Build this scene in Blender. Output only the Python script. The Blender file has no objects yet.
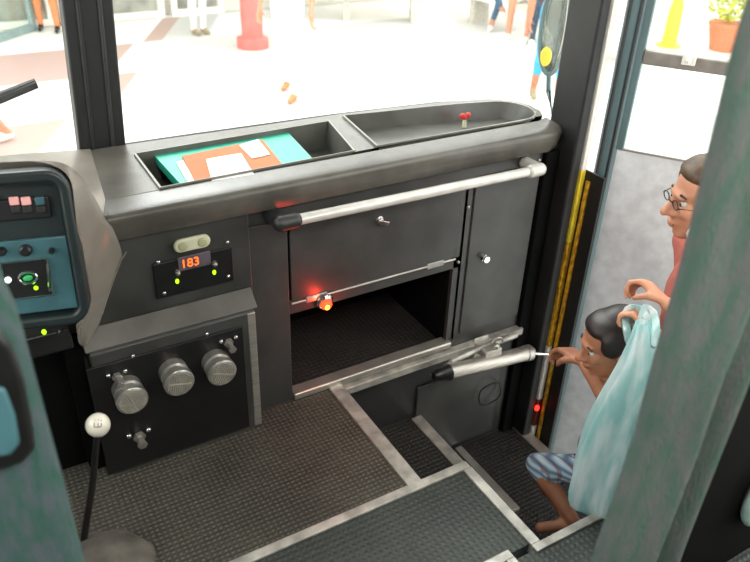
import bpy, bmesh, math, random
from mathutils import Vector, Matrix, noise
random.seed(7)
V = Vector
PI = math.pi
scn = bpy.context.scene
COL = scn.collection

# ------------------------------------------------------------------ camera
F = 736.0
CXP, CYP = 375.0, 281.0
R3 = Matrix(((0.86320812, 0.23685219, -0.44583942),
             (-0.50381366, 0.46065709, -0.73073035),
             (0.03230401, 0.85539236, 0.51697231)))   # camera -> bus axes (x to the door, y forward, z up)
CAM = V((0.0, -1.576, 1.45))

def ray(px, py): return R3 @ V(((px-CXP)/F, -(py-CYP)/F, -1.0))
def onx(px, py, x): d = ray(px, py); return CAM + d*((x-CAM.x)/d.x)
def ony(px, py, y): d = ray(px, py); return CAM + d*((y-CAM.y)/d.y)
def onz(px, py, z): d = ray(px, py); return CAM + d*((z-CAM.z)/d.z)
def onp(px, py, p, n): d = ray(px, py); return CAM + d*((p-CAM).dot(n)/d.dot(n))

cam_d = bpy.data.cameras.new('camera'); cam = bpy.data.objects.new('camera', cam_d); COL.objects.link(cam)
cam.matrix_world = Matrix.Translation(CAM) @ R3.to_4x4()
cam_d.sensor_width = 36; cam_d.sensor_fit = 'HORIZONTAL'; cam_d.lens = 36*F/750
cam_d.clip_start = 0.01
scn.camera = cam
cam_d.dof.use_dof = True; cam_d.dof.focus_distance = 1.95; cam_d.dof.aperture_fstop = 4.5

# ------------------------------------------------------------------ materials
def srgb(r, g, b):
    f = lambda c: (c/255/12.92) if c/255 <= .04045 else ((c/255+.055)/1.055)**2.4
    return (f(r), f(g), f(b), 1)

def mat(name, col, rough=.5, metal=0.0, var=.15, scale=30, bump=.0, bscale=None, spec=.5, stretch=(1, 1, 1), col2=None, emis=None, es=0, trans=0, alpha=None, coat=0):
    m = bpy.data.materials.new(name); m.use_nodes = True
    nt = m.node_tree; N = nt.nodes; L = nt.links
    b = N['Principled BSDF']
    tc = N.new('ShaderNodeTexCoord'); mp = N.new('ShaderNodeMapping'); mp.inputs['Scale'].default_value = stretch
    L.new(tc.outputs['Object'], mp.inputs['Vector'])
    nz = N.new('ShaderNodeTexNoise'); nz.inputs['Scale'].default_value = scale; nz.inputs['Detail'].default_value = 5
    L.new(mp.outputs[0], nz.inputs['Vector'])
    cr = N.new('ShaderNodeValToRGB')
    c2 = col2 if col2 else tuple(min(1, c*(1+var)) for c in col[:3])+(1,)
    c1 = col if col2 else tuple(c*(1-var) for c in col[:3])+(1,)
    cr.color_ramp.elements[0].color = c1; cr.color_ramp.elements[1].color = c2
    cr.color_ramp.elements[0].position = .35; cr.color_ramp.elements[1].position = .65
    L.new(nz.outputs['Fac'], cr.inputs[0]); L.new(cr.outputs[0], b.inputs['Base Color'])
    b.inputs['Roughness'].default_value = rough; b.inputs['Metallic'].default_value = metal
    b.inputs['Specular IOR Level'].default_value = spec
    b.inputs['Transmission Weight'].default_value = trans
    b.inputs['Coat Weight'].default_value = coat
    if bump:
        bn = N.new('ShaderNodeBump'); bn.inputs['Strength'].default_value = bump; bn.inputs['Distance'].default_value = .004
        nb = N.new('ShaderNodeTexNoise'); nb.inputs['Scale'].default_value = bscale or scale*6
        L.new(mp.outputs[0], nb.inputs['Vector'])
        L.new(nb.outputs['Fac'], bn.inputs['Height']); L.new(bn.outputs[0], b.inputs['Normal'])
    if emis:
        b.inputs['Emission Color'].default_value = emis; b.inputs['Emission Strength'].default_value = es
    if alpha is not None: b.inputs['Alpha'].default_value = alpha
    return m

def rubber_tread(name, col, dot, pitch=.016):
    m = mat(name, col, .55, var=.3, scale=7)
    nt = m.node_tree; N = nt.nodes; L = nt.links; b = N['Principled BSDF']
    tc = [n for n in N if n.type == 'TEX_COORD'][0]
    sx = N.new('ShaderNodeSeparateXYZ'); L.new(tc.outputs['Object'], sx.inputs[0])
    def wave(out):
        a = N.new('ShaderNodeMath'); a.operation = 'MULTIPLY'; a.inputs[1].default_value = 2*PI/pitch; L.new(out, a.inputs[0])
        s = N.new('ShaderNodeMath'); s.operation = 'SINE'; L.new(a.outputs[0], s.inputs[0])
        h = N.new('ShaderNodeMath'); h.operation = 'MULTIPLY_ADD'; h.inputs[1].default_value = .5; h.inputs[2].default_value = .5
        L.new(s.outputs[0], h.inputs[0]); return h.outputs[0]
    p = N.new('ShaderNodeMath'); p.operation = 'MULTIPLY'; L.new(wave(sx.outputs['X']), p.inputs[0]); L.new(wave(sx.outputs['Y']), p.inputs[1])
    bn = N.new('ShaderNodeBump'); bn.inputs['Strength'].default_value = .8; bn.inputs['Distance'].default_value = .003
    L.new(p.outputs[0], bn.inputs['Height']); L.new(bn.outputs[0], b.inputs['Normal'])
    cr = [n for n in N if n.type == 'VALTORGB'][0]
    mx = N.new('ShaderNodeMix'); mx.data_type = 'RGBA'
    L.new(p.outputs[0], mx.inputs['Factor']); L.new(cr.outputs[0], mx.inputs[6]); mx.inputs[7].default_value = dot
    L.new(mx.outputs[2], b.inputs['Base Color'])
    return m

M = {}
M['dash'] = mat('dash_grey_plastic', srgb(88, 85, 78), .27, var=.22, scale=9, bump=.15, bscale=260)
M['face'] = mat('charcoal_panel', srgb(60, 60, 58), .38, var=.25, scale=7, bump=.1, bscale=200)
M['faceb'] = mat('dark_panel', srgb(42, 42, 41), .4, var=.25, scale=7)
M['brown'] = mat('warm_grey_moulding', srgb(130, 124, 114), .26, var=.12, scale=8)
M['tray'] = mat('tray_plastic', srgb(84, 84, 79), .28, var=.2, scale=12)
M['lip_metal'] = mat('light_tray_lip', srgb(118, 115, 106), .3, .1, var=.1)
M['flange'] = mat('grey_cover', srgb(96, 94, 89), .35, var=.2, scale=10)
M['black'] = mat('black_plastic', srgb(22, 22, 22), .35, var=.2, scale=20)
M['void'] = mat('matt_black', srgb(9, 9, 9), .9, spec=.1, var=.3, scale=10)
M['alu'] = mat('brushed_aluminium', srgb(190, 186, 176), .36, .75, var=.15, scale=14, stretch=(1, 1, 12))
M['aluf'] = mat('worn_aluminium_trim', srgb(178, 175, 166), .4, .45, var=.3, scale=22)
M['chrome'] = mat('chrome', srgb(215, 215, 212), .14, 1.0, var=.05)
M['steel'] = mat('satin_steel', srgb(175, 172, 165), .3, .7, var=.15, scale=30)
M['railm'] = mat('pale_painted_rail', srgb(205, 202, 194), .25, .2, var=.1, scale=20)
M['teald'] = mat('dark_teal_plastic', srgb(27, 37, 37), .38, var=.2, scale=20)
M['teal'] = mat('teal_instrument_panel', srgb(60, 96, 102), .3, var=.2, scale=14)
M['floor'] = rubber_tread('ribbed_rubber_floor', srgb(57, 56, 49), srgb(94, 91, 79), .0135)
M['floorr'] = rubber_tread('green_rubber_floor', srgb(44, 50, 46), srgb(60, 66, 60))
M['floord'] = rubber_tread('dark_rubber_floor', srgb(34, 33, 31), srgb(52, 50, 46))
M['fab'] = mat('teal_woven_fabric', srgb(30, 72, 61), .9, scale=75, col2=srgb(66, 76, 80), stretch=(1, 1, .35), bump=.5, bscale=300)
M['fabc'] = mat('grey_green_curtain', srgb(62, 86, 75), .95, scale=70, col2=srgb(84, 88, 86), stretch=(1, 1, .3), bump=.6, bscale=320)
M['led_r'] = mat('red_led', srgb(255, 60, 20), .5, emis=srgb(255, 96, 20), es=3)
M['led_rg'] = mat('led_glow_window', srgb(92, 84, 92), .3)
M['led_g'] = mat('green_led', srgb(150, 230, 20), .5, emis=srgb(150, 235, 10), es=3)
M['led_w'] = mat('white_lamp', srgb(240, 250, 250), .5, emis=srgb(225, 255, 250), es=2)
M['led_p'] = mat('pink_lit_switch', srgb(190, 140, 135), .5, emis=srgb(220, 150, 145), es=.35)
M['red_hot'] = mat('lit_warning_lamp', srgb(200, 20, 10), .5, emis=(1.0, .045, .01, 1), es=4)
M['red_core'] = mat('lit_lamp_core', srgb(255, 200, 60), .5, emis=(1.0, .22, .02, 1), es=9)
M['cream'] = mat('cream_plastic', srgb(205, 204, 176), .3, var=.08)
M['creamd'] = mat('cream_lens', srgb(176, 178, 140), .2, var=.1)
M['folder'] = mat('teal_green_folder', srgb(26, 158, 132), .35, var=.08, scale=12)
M['orange'] = mat('manila_orange_paper', srgb(190, 112, 72), .8, var=.05)
M['paper'] = mat('white_paper', srgb(238, 238, 234), .8, var=.03)
M['redp'] = mat('red_plastic', srgb(200, 60, 50), .4)
M['yellow'] = mat('yellow_reflective', srgb(232, 208, 60), .4, var=.08, emis=None)
M['amber'] = mat('amber_reflection', srgb(196, 148, 34), .35, var=.5, scale=90, stretch=(1, 1, .5))
M['whitep'] = mat('white_painted_metal', srgb(232, 228, 220), .35, var=.05)
M['redrail'] = mat('dark_red_paint', srgb(110, 42, 26), .5)
M['seal'] = mat('grey_green_rubber_seal', srgb(86, 108, 110), .4, var=.2, scale=10, stretch=(1, 1, .2))
M['doorp'] = mat('brushed_door_sheet', srgb(214, 217, 218), .4, .1, var=.1, scale=24, bump=.1)
M['rubber'] = mat('black_rubber', srgb(26, 27, 26), .5, var=.2)
M['boot'] = mat('grey_gaiter', srgb(92, 88, 80), .8, var=.3, scale=18, bump=.6, bscale=50)
M['ball'] = mat('white_gear_knob', srgb(210, 205, 190), .15, var=.1, coat=.5)
M['ivory_rib'] = mat('grey_vent_cap', srgb(168, 163, 150), .35, .3, var=.2)
M['skin'] = mat('skin', srgb(196, 138, 108), .55, var=.1, scale=25)
M['skind'] = mat('tan_skin', srgb(176, 118, 88), .55, var=.12, scale=25)
M['hair'] = mat('dark_brown_hair', srgb(38, 28, 24), .5, var=.3, scale=60)
M['hairb'] = mat('brown_hair', srgb(84, 64, 46), .5, var=.3, scale=60)
M['jeans'] = mat('denim', srgb(70, 100, 122), .9, var=.25, scale=40)
M['jeansd'] = mat('dark_denim', srgb(48, 66, 82), .9, var=.25, scale=40)
M['wcloth'] = mat('white_cloth', srgb(232, 230, 224), .9, var=.05)
M['blue'] = mat('light_blue_cloth', srgb(70, 160, 205), .9, var=.1)
M['pink'] = mat('rose_top', srgb(176, 96, 84), .9, var=.1)
M['navy'] = mat('navy_cloth', srgb(40, 52, 72), .9, var=.1)
M['orangec'] = mat('orange_cloth', srgb(214, 130, 84), .9, var=.1)
M['khaki'] = mat('khaki_cloth', srgb(150, 134, 104), .9, var=.1)
M['redcol'] = mat('red_painted_column', srgb(214, 112, 104), .4, var=.1, scale=6)
M['wall'] = mat('pale_wall', srgb(222, 218, 208), .8, var=.05, scale=3)
M['gold'] = mat('yellow_plastic', srgb(236, 214, 70), .4)
M['leaf'] = mat('yellow_green_leaf', srgb(186, 192, 74), .6, var=.3, scale=20)
M['terra'] = mat('terracotta', srgb(206, 128, 92), .7, var=.1)
M['lining'] = mat('bus_lining', srgb(120, 118, 112), .7, var=.05)
M['eye'] = mat('eye_white', srgb(190, 184, 176), .3)
M['iris'] = mat('dark_iris', srgb(40, 26, 18), .2)
M['lamp'] = mat('fill_ceiling_lamp_lit', srgb(255, 255, 245), .5, emis=srgb(255, 248, 232), es=6)

def plaid():
    m = bpy.data.materials.new('blue_plaid_cloth'); m.use_nodes = True
    nt = m.node_tree; N = nt.nodes; L = nt.links; b = N['Principled BSDF']; b.inputs['Roughness'].default_value = .9
    tc = N.new('ShaderNodeTexCoord')
    w1 = N.new('ShaderNodeTexWave'); w1.bands_direction = 'Z'; w1.inputs['Scale'].default_value = 16; L.new(tc.outputs['Object'], w1.inputs[0])
    w2 = N.new('ShaderNodeTexWave'); w2.bands_direction = 'X'; w2.inputs['Scale'].default_value = 14; L.new(tc.outputs['Object'], w2.inputs[0])
    c1 = N.new('ShaderNodeMix'); c1.data_type = 'RGBA'; c1.inputs[6].default_value = srgb(88, 130, 158); c1.inputs[7].default_value = srgb(200, 220, 230); L.new(w1.outputs['Fac'], c1.inputs['Factor'])
    c2 = N.new('ShaderNodeMix'); c2.data_type = 'RGBA'; c2.inputs[7].default_value = srgb(120, 60, 66); L.new(c1.outputs[2], c2.inputs[6])
    mm = N.new('ShaderNodeMath'); mm.operation = 'GREATER_THAN'; mm.inputs[1].default_value = .82; L.new(w2.outputs['Fac'], mm.inputs[0]); 
    m2 = N.new('ShaderNodeMath'); m2.operation = 'MULTIPLY'; m2.inputs[1].default_value = .6; L.new(mm.outputs[0], m2.inputs[0]); L.new(m2.outputs[0], c2.inputs['Factor'])
    L.new(c2.outputs[2], b.inputs['Base Color'])
    return m
M['plaid'] = plaid()

def glass(name, tint=(.96, 1, .98, 1), gloss=.06):
    m = bpy.data.materials.new(name); m.use_nodes = True
    nt = m.node_tree; N = nt.nodes; L = nt.links; N.clear()
    o = N.new('ShaderNodeOutputMaterial'); mx = N.new('ShaderNodeMixShader'); t = N.new('ShaderNodeBsdfTransparent'); g = N.new('ShaderNodeBsdfGlossy')
    t.inputs[0].default_value = tint; g.inputs['Roughness'].default_value = .05; mx.inputs[0].default_value = gloss
    nz = N.new('ShaderNodeTexNoise'); nz.inputs['Scale'].default_value = 3
    mr = N.new('ShaderNodeMapRange'); mr.inputs[3].default_value = gloss*.7; mr.inputs[4].default_value = gloss*1.3
    L.new(nz.outputs['Fac'], mr.inputs[0]); L.new(mr.outputs[0], mx.inputs[0])
    L.new(t.outputs[0], mx.inputs[1]); L.new(g.outputs[0], mx.inputs[2]); L.new(mx.outputs[0], o.inputs[0])
    return m
M['glass'] = glass('window_glass')

def bagmat():
    m = bpy.data.materials.new('thin_plastic_bag'); m.use_nodes = True
    nt = m.node_tree; N = nt.nodes; L = nt.links; N.clear()
    o = N.new('ShaderNodeOutputMaterial')
    d = N.new('ShaderNodeBsdfDiffuse'); tr = N.new('ShaderNodeBsdfTranslucent'); t = N.new('ShaderNodeBsdfTransparent'); g = N.new('ShaderNodeBsdfGlossy')
    tc = N.new('ShaderNodeTexCoord'); mp = N.new('ShaderNodeMapping'); mp.inputs['Scale'].default_value = (6, 6, 1.2); L.new(tc.outputs['Object'], mp.inputs[0])
    nz = N.new('ShaderNodeTexNoise'); nz.inputs['Scale'].default_value = 5; L.new(mp.outputs[0], nz.inputs[0])
    cr = N.new('ShaderNodeValToRGB'); cr.color_ramp.elements[0].color = srgb(172, 222, 220); cr.color_ramp.elements[1].color = srgb(238, 248, 248)
    cr.color_ramp.elements[0].position = .4; cr.color_ramp.elements[1].position = .65
    L.new(nz.outputs['Fac'], cr.inputs[0]); L.new(cr.outputs[0], d.inputs[0]); L.new(cr.outputs[0], tr.inputs[0])
    g.inputs['Roughness'].default_value = .25
    a = N.new('ShaderNodeMixShader'); a.inputs[0].default_value = .5; L.new(d.outputs[0], a.inputs[1]); L.new(tr.outputs[0], a.inputs[2])
    b = N.new('ShaderNodeMixShader'); b.inputs[0].default_value = .12; L.new(a.outputs[0], b.inputs[1]); L.new(g.outputs[0], b.inputs[2])
    c = N.new('ShaderNodeMixShader'); c.inputs[0].default_value = .12; L.new(b.outputs[0], c.inputs[1]); L.new(t.outputs[0], c.inputs[2])
    L.new(c.outputs[0], o.inputs[0]); return m
M['bag'] = bagmat()

def pavement():
    m = bpy.data.materials.new('tiled_pavement'); m.use_nodes = True
    nt = m.node_tree; N = nt.nodes; L = nt.links; b = N['Principled BSDF']; b.inputs['Roughness'].default_value = .6
    tc = N.new('ShaderNodeNewGeometry'); sx = N.new('ShaderNodeSeparateXYZ'); L.new(tc.outputs['Position'], sx.inputs[0])
    def math_(op, a, bb=None, c=None):
        n = N.new('ShaderNodeMath'); n.operation = op
        for i, v in enumerate((a, bb, c)):
            if v is None: continue
            if isinstance(v, (int, float)): n.inputs[i].default_value = v
            else: L.new(v, n.inputs[i])
        return n.outputs[0]
    X, Y = sx.outputs['X'], sx.outputs['Y']
    u = math_('SUBTRACT', X, math_('MULTIPLY', Y, .5))
    row = math_('LESS_THAN', math_('FLOORED_MODULO', math_('SUBTRACT', Y, 4.3), 2.6), 1.3)
    ga = math_('LESS_THAN', math_('FLOORED_MODULO', math_('ADD', u, 1.15), 4.2), 3.5)
    gb_ = math_('LESS_THAN', math_('FLOORED_MODULO', math_('ADD', u, 1.75), 4.2), .85)
    g = math_('ADD', math_('MULTIPLY', row, ga), math_('MULTIPLY', math_('SUBTRACT', 1.0, row), gb_))
    nz = N.new('ShaderNodeTexNoise'); nz.inputs['Scale'].default_value = .5; L.new(tc.outputs['Position'], nz.inputs[0])
    pk = math_('LESS_THAN', u, -1.5)
    c0 = N.new('ShaderNodeMix'); c0.data_type = 'RGBA'; c0.inputs[6].default_value = srgb(200, 202, 196); c0.inputs[7].default_value = srgb(186, 160, 150); L.new(pk, c0.inputs['Factor'])
    c1 = N.new('ShaderNodeMix'); c1.data_type = 'RGBA'; c1.inputs[6].default_value = srgb(232, 234, 230); L.new(c0.outputs[2], c1.inputs[7]); L.new(g, c1.inputs['Factor'])
    c2 = N.new('ShaderNodeMix'); c2.data_type = 'RGBA'; c2.blend_type = 'MULTIPLY'; c2.inputs['Factor'].default_value = .15; L.new(c1.outputs[2], c2.inputs[6]); L.new(nz.outputs['Color'], c2.inputs[7])
    L.new(c2.outputs[2], b.inputs['Base Color']); return m
M['pave'] = pavement()

# ------------------------------------------------------------------ mesh helpers
def B(): return bmesh.new()

def fbox(bm, o, U, W, N_, u0, u1, v0, v1, n0, n1):
    vs = [bm.verts.new(o+U*u+W*v+N_*n) for n in (n0, n1) for v in (v0, v1) for u in (u0, u1)]
    for f in ((0, 1, 3, 2), (4, 6, 7, 5), (0, 4, 5, 1), (2, 3, 7, 6), (0, 2, 6, 4), (1, 5, 7, 3)):
        bm.faces.new([vs[i] for i in f])
    return bm

X_, Y_, Z_ = V((1, 0, 0)), V((0, 1, 0)), V((0, 0, 1))
def bx(bm, x0, x1, y0, y1, z0, z1): return fbox(bm, V((0, 0, 0)), X_, Y_, Z_, x0, x1, y0, y1, z0, z1)

def ring(bm, c, a, b, r, n, ry=None):
    return [bm.verts.new(c+a*(r*math.cos(2*PI*i/n))+b*((ry or r)*math.sin(2*PI*i/n))) for i in range(n)]

def basis(d):
    d = d.normalized(); t = Z_ if abs(d.z) < .9 else X_
    a = d.cross(t).normalized(); return a, d.cross(a)

def lathe(bm, c, d, prof, n=24):
    """profile of (distance along d, radius)"""
    d = d.normalized(); a, b = basis(d); last = None
    for k, (h, r) in enumerate(prof):
        cur = ring(bm, c+d*h, a, b, max(r, 1e-5), n)
        if last:
            for i in range(n): bm.faces.new((last[i], last[(i+1) % n], cur[(i+1) % n], cur[i]))
        else: bm.faces.new(cur)
        last = cur
    bm.faces.new(last); return bm

def tube(bm, pts, r, n=12, closed=False):
    pts = [V(p) for p in pts]; last = None; first = None; m = len(pts)
    for i, p in enumerate(pts):
        if closed: d = pts[(i+1) % m]-pts[i-1]
        else: d = pts[min(i+1, m-1)]-pts[max(i-1, 0)]
        a, b = basis(d)
        if i and a.dot(pa) < 0 and abs(a.dot(pa)) > .5: a, b = -a, -b
        pa = a
        rr = r[i] if isinstance(r, (list, tuple)) else r
        cur = ring(bm, p, a, b, rr, n)
        if last:
            best = min(range(n), key=lambda s: (cur[s].co-last[0].co).length)
            cur = cur[best:]+cur[:best]
            for j in range(n): bm.faces.new((last[j], last[(j+1) % n], cur[(j+1) % n], cur[j]))
        else: first = cur
        last = cur
    if closed:
        best = min(range(n), key=lambda s: (first[s].co-last[0].co).length)
        f2 = first[best:]+first[:best]
        for j in range(n): bm.faces.new((last[j], last[(j+1) % n], f2[(j+1) % n], f2[j]))
    else:
        bm.faces.new(first); bm.faces.new(last)
    return bm

def ell(bm, c, rx, ry=None, rz=None, rot=None, seg=20):
    ry = ry or rx; rz = rz or rx
    m = Matrix.Translation(c) @ ((rot or Matrix.Identity(3)).to_4x4()) @ Matrix.Diagonal((rx, ry, rz, 1))
    bmesh.ops.create_uvsphere(bm, u_segments=seg, v_segments=max(8, seg*2//3), radius=1, matrix=m); return bm

def capsule(bm, p, q, r0, r1, n=14):
    p, q = V(p), V(q); ell(bm, p, r0, seg=n); ell(bm, q, r1, seg=n)
    d = q-p
    if d.length > 1e-4: lathe(bm, p, d, [(0, r0), (d.length, r1)], n)
    return bm

def prism(bm, pts, thick):
    """pts: closed polygon (world), thick: extrusion vector"""
    a = [bm.verts.new(V(p)) for p in pts]; b = [bm.verts.new(V(p)+thick) for p in pts]; n = len(a)
    bm.faces.new(a); bm.faces.new(b[::-1])
    for i in range(n): bm.faces.new((a[i], a[(i+1) % n], b[(i+1) % n], b[i]))
    return bm

def rrect(u0, u1, v0, v1, r, k=6):
    out = []
    for cx, cy, a0 in ((u1-r, v1-r, 0), (u0+r, v1-r, 90), (u0+r, v0+r, 180), (u1-r, v0+r, 270)):
        for i in range(k+1):
            t = math.radians(a0+90*i/k); out.append((cx+r*math.cos(t), cy+r*math.sin(t)))
    return out

def ringprism(bm, outer, inner, o, U, W, N_, n0, n1):
    """frame between two loops with equal counts"""
    def P(p, n): return bm.verts.new(o+U*p[0]+W*p[1]+N_*n)
    A = [P(p, n0) for p in outer]; Bo = [P(p, n1) for p in outer]; C_ = [P(p, n0) for p in inner]; D = [P(p, n1) for p in inner]
    k = len(A)
    for i in range(k):
        j = (i+1) % k
        for q in ((A[i], A[j], Bo[j], Bo[i]), (Bo[i], Bo[j], D[j], D[i]), (D[i], D[j], C_[j], C_[i]), (C_[i], C_[j], A[j], A[i])): bm.faces.new(q)
    return bm

def wpos(o):
    p = V(o.location)
    while o.parent: o = o.parent; p += V(o.location)
    return p

def obj(name, bm, m, parent=None, bevel=0, smooth=True, ang=40, sub=0):
    """bm in world coordinates; origin goes to the parent's origin or the mesh centre of its base"""
    bmesh.ops.recalc_face_normals(bm, faces=bm.faces)
    if parent is not None: org = wpos(parent); 
    else:
        xs = [v.co for v in bm.verts]
        org = V(((min(c.x for c in xs)+max(c.x for c in xs))/2, (min(c.y for c in xs)+max(c.y for c in xs))/2, min(c.z for c in xs)))
    bmesh.ops.translate(bm, verts=bm.verts, vec=-org)
    me = bpy.data.meshes.new(name); bm.to_mesh(me); bm.free()
    ms = m if isinstance(m, (list, tuple)) else [m]
    for q in ms: me.materials.append(M[q] if isinstance(q, str) else q)
    o = bpy.data.objects.new(name, me); COL.objects.link(o)
    if parent is not None: o.parent = parent
    else: o.location = org
    if smooth:
        me.polygons.foreach_set('use_smooth', [True]*len(me.polygons))
        me.set_sharp_from_angle(angle=math.radians(ang))
    if bevel:
        b = o.modifiers.new('bevel', 'BEVEL'); b.width = bevel; b.segments = 3; b.limit_method = 'ANGLE'; b.angle_limit = math.radians(35)
        b.harden_normals = False
    if sub:
        s = o.modifiers.new('sub', 'SUBSURF'); s.levels = sub; s.render_levels = sub
    return o

def tag(o, label=None, cat=None, group=None, kind=None):
    if label: o['label'] = label
    if cat: o['category'] = cat
    if group: o['group'] = group
    if kind: o['kind'] = kind
    return o

def thing(name, label, cat, loc=(0, 0, 0), group=None):
    o = bpy.data.objects.new(name, None); COL.objects.link(o); o.location = V(loc); o.empty_display_size = .05
    return tag(o, label, cat, group)

def struct(name, bm, m, parent=None, **k):
    o = obj(name, bm, m, parent, **k)
    if parent is None: o['kind'] = 'structure'
    return o

def text_bm(s, size, o, U, W, N_, depth=.0008, align='CENTER'):
    c = bpy.data.curves.new('t', 'FONT'); c.body = s; c.size = size; c.extrude = depth; c.align_x = align; c.align_y = 'CENTER'
    t = bpy.data.objects.new('t', c); COL.objects.link(t)
    dg = bpy.context.evaluated_depsgraph_get(); dg.update()
    me = bpy.data.meshes.new_from_object(t.evaluated_get(dg)); bm = B(); bm.from_mesh(me)
    mt = Matrix((U, W, N_)).transposed().to_4x4(); mt.translation = o
    bmesh.ops.transform(bm, matrix=mt, verts=bm.verts)
    bpy.data.objects.remove(t); bpy.data.curves.remove(c); bpy.data.meshes.remove(me)
    return bm

NY = V((0, -1, 0))    # towards the driver

# ================================================================== THE BUS SHELL
# floor
SX, SX2, SY, SY2 = .84, .985, -.473, -.757      # stairwell outline
GZ = -.9
ZS1, ZS2 = -.26, -.5
WR = 1.66
bm = B(); bx(bm, -1.0, SX-.02, SY+.01, .42, -.04, 0); struct('floor', bm, 'floor', smooth=False)
bm = B(); bx(bm, -1.0, SX2-.02, SY2, SY-.012, -.04, 0); bx(bm, -1.0, WR, -4.0, SY2-.02, -.04, 0); struct('floor', bm, 'floorr', smooth=False)
# aluminium edge trims round the stairwell
n = [0]
def trim(bm, m='aluf', bevel=.002):
    n[0] += 1; return struct('trim_%d' % n[0], bm, m, bevel=bevel)
bm = B(); bx(bm, SX-.036, SX+.006, SY+.012, 0, -.035, .005); trim(bm)
bm = B(); bx(bm, -1.0, SX2+.004, SY-.014, SY+.012, -.02, .006); trim(bm)
bm = B(); bx(bm, SX2-.022, SX2+.006, SY2-.008, SY-.014, -.03, .006); trim(bm)
bm = B(); bx(bm, SX2-.022, WR-.02, SY2-.03, SY2-.008, -.03, .006); trim(bm)
# stair risers, treads
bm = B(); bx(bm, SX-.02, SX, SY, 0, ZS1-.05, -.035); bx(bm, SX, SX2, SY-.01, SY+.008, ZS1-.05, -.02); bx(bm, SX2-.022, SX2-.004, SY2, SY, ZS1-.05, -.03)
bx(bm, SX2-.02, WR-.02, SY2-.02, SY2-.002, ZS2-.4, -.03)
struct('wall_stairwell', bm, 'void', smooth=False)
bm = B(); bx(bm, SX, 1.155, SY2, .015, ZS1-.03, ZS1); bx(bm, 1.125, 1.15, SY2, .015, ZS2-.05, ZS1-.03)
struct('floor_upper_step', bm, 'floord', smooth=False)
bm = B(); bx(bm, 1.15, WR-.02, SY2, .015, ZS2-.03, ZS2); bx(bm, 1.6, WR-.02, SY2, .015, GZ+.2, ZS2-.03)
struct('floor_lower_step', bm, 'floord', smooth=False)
bm = B(); bx(bm, 1.122, 1.162, SY2+.005, -.01, ZS1-.02, ZS1+.005); trim(bm)
bm = B(); bx(bm, 1.6, 1.645, SY2+.005, -.01, ZS2-.02, ZS2+.006); trim(bm, 'alu')
bm = B(); bx(bm, 1.33, 1.36, -.35, -.01, ZS2, ZS2+.012); trim(bm, 'alu')
# raised rear step, corner just inside the frame
c = onz(508, 549, .10)
bm = B(); bx(bm, -.2, c.x-.02, -2.6, c.y-.02, 0.001, .095); struct('floor_raised_aisle', bm, 'floorr', smooth=False)
bm = B(); bx(bm, -.2, c.x, c.y-.022, c.y, .07, .10); bx(bm, c.x-.022, c.x, -2.6, c.y-.022, .07, .10); trim(bm)

# front wall of the stairwell below the dash
bm = B(); bx(bm, SX, 1.66, .0, .02, -.85, -.035); bx(bm, -1.0, SX, .40, .42, -.3, .7); bx(bm, -1., 1.62, .42, .44, -.9, .60)
struct('wall_front', bm, 'faceb', smooth=False)
bm = B(); bx(bm, 1.14, 1.50, -.012, -.001, -.47, -.13)
o = obj('access_panel', bm, 'face', bevel=.004); tag(o, 'dark grey access panel on the stairwell front under the door cylinder', 'panel')
bm = B(); bx(bm, SX+.0, 1.56, -.03, -.001, -.034, -.008); trim(bm, 'aluf')

# rest of the shell (out of the picture but it shades the cab)
bm = B(); bx(bm, -1.02, 1.72, -4.0, .62, 2.05, 2.1); struct('ceiling', bm, 'lining', smooth=False)
bm = B(); bx(bm, -1.04, -1.0, -4.0, .45, -.9, .75); bx(bm, -1.04, -1.0, -4.0, -2.0, .75, 2.05); struct('wall_left', bm, 'lining', smooth=False)
bm = B(); bx(bm, -1.04, 1.72, -4.04, -4.0, -.9, 2.1); struct('wall_back', bm, 'lining', smooth=False)
bm = B(); bx(bm, 1.66, 1.72, -4.0, -1.3, -.9, .70); bx(bm, 1.66, 1.72, -1.0, .03, 1.85, 2.05); struct('wall_right', bm, 'lining', smooth=False)

# ================================================================== DASHBOARD
ZT = .72
dash = thing('dashboard', 'long dark grey bus dashboard with storage trays and cupboard fronts under the windscreen', 'dashboard', (.9, .0, 0))
# front face with the openings
bm = B()
OX0, OX1, OZ = .688, 1.245, .302
FT = .012
def fp(x0, x1, z0, z1, y0=0, y1=.014, b=bm): bx(b, x0, x1, y0, y1, z0, z1)
fp(.12, OX0, 0, .655); fp(OX0, 1.265, OZ, .34); fp(OX0, 1.265, .585, .655); fp(1.245, 1.275, 0.022, .585); fp(1.265, 1.62, .022, .655)
fp(1.245, 1.62, -.02, .023)
# interior of the locker; its shade is put into the dark colours
obj('front_panel', bm, 'face', dash, smooth=False)
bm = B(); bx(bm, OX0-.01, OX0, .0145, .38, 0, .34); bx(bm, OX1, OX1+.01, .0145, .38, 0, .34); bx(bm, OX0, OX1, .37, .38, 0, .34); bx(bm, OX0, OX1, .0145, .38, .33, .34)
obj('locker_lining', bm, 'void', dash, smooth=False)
# raised stile left of the locker
bm = B(); bx(bm, .575, .684, -.008, -.0005, .0, .60); obj('stile', bm, 'face', dash, bevel=.002)
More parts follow.
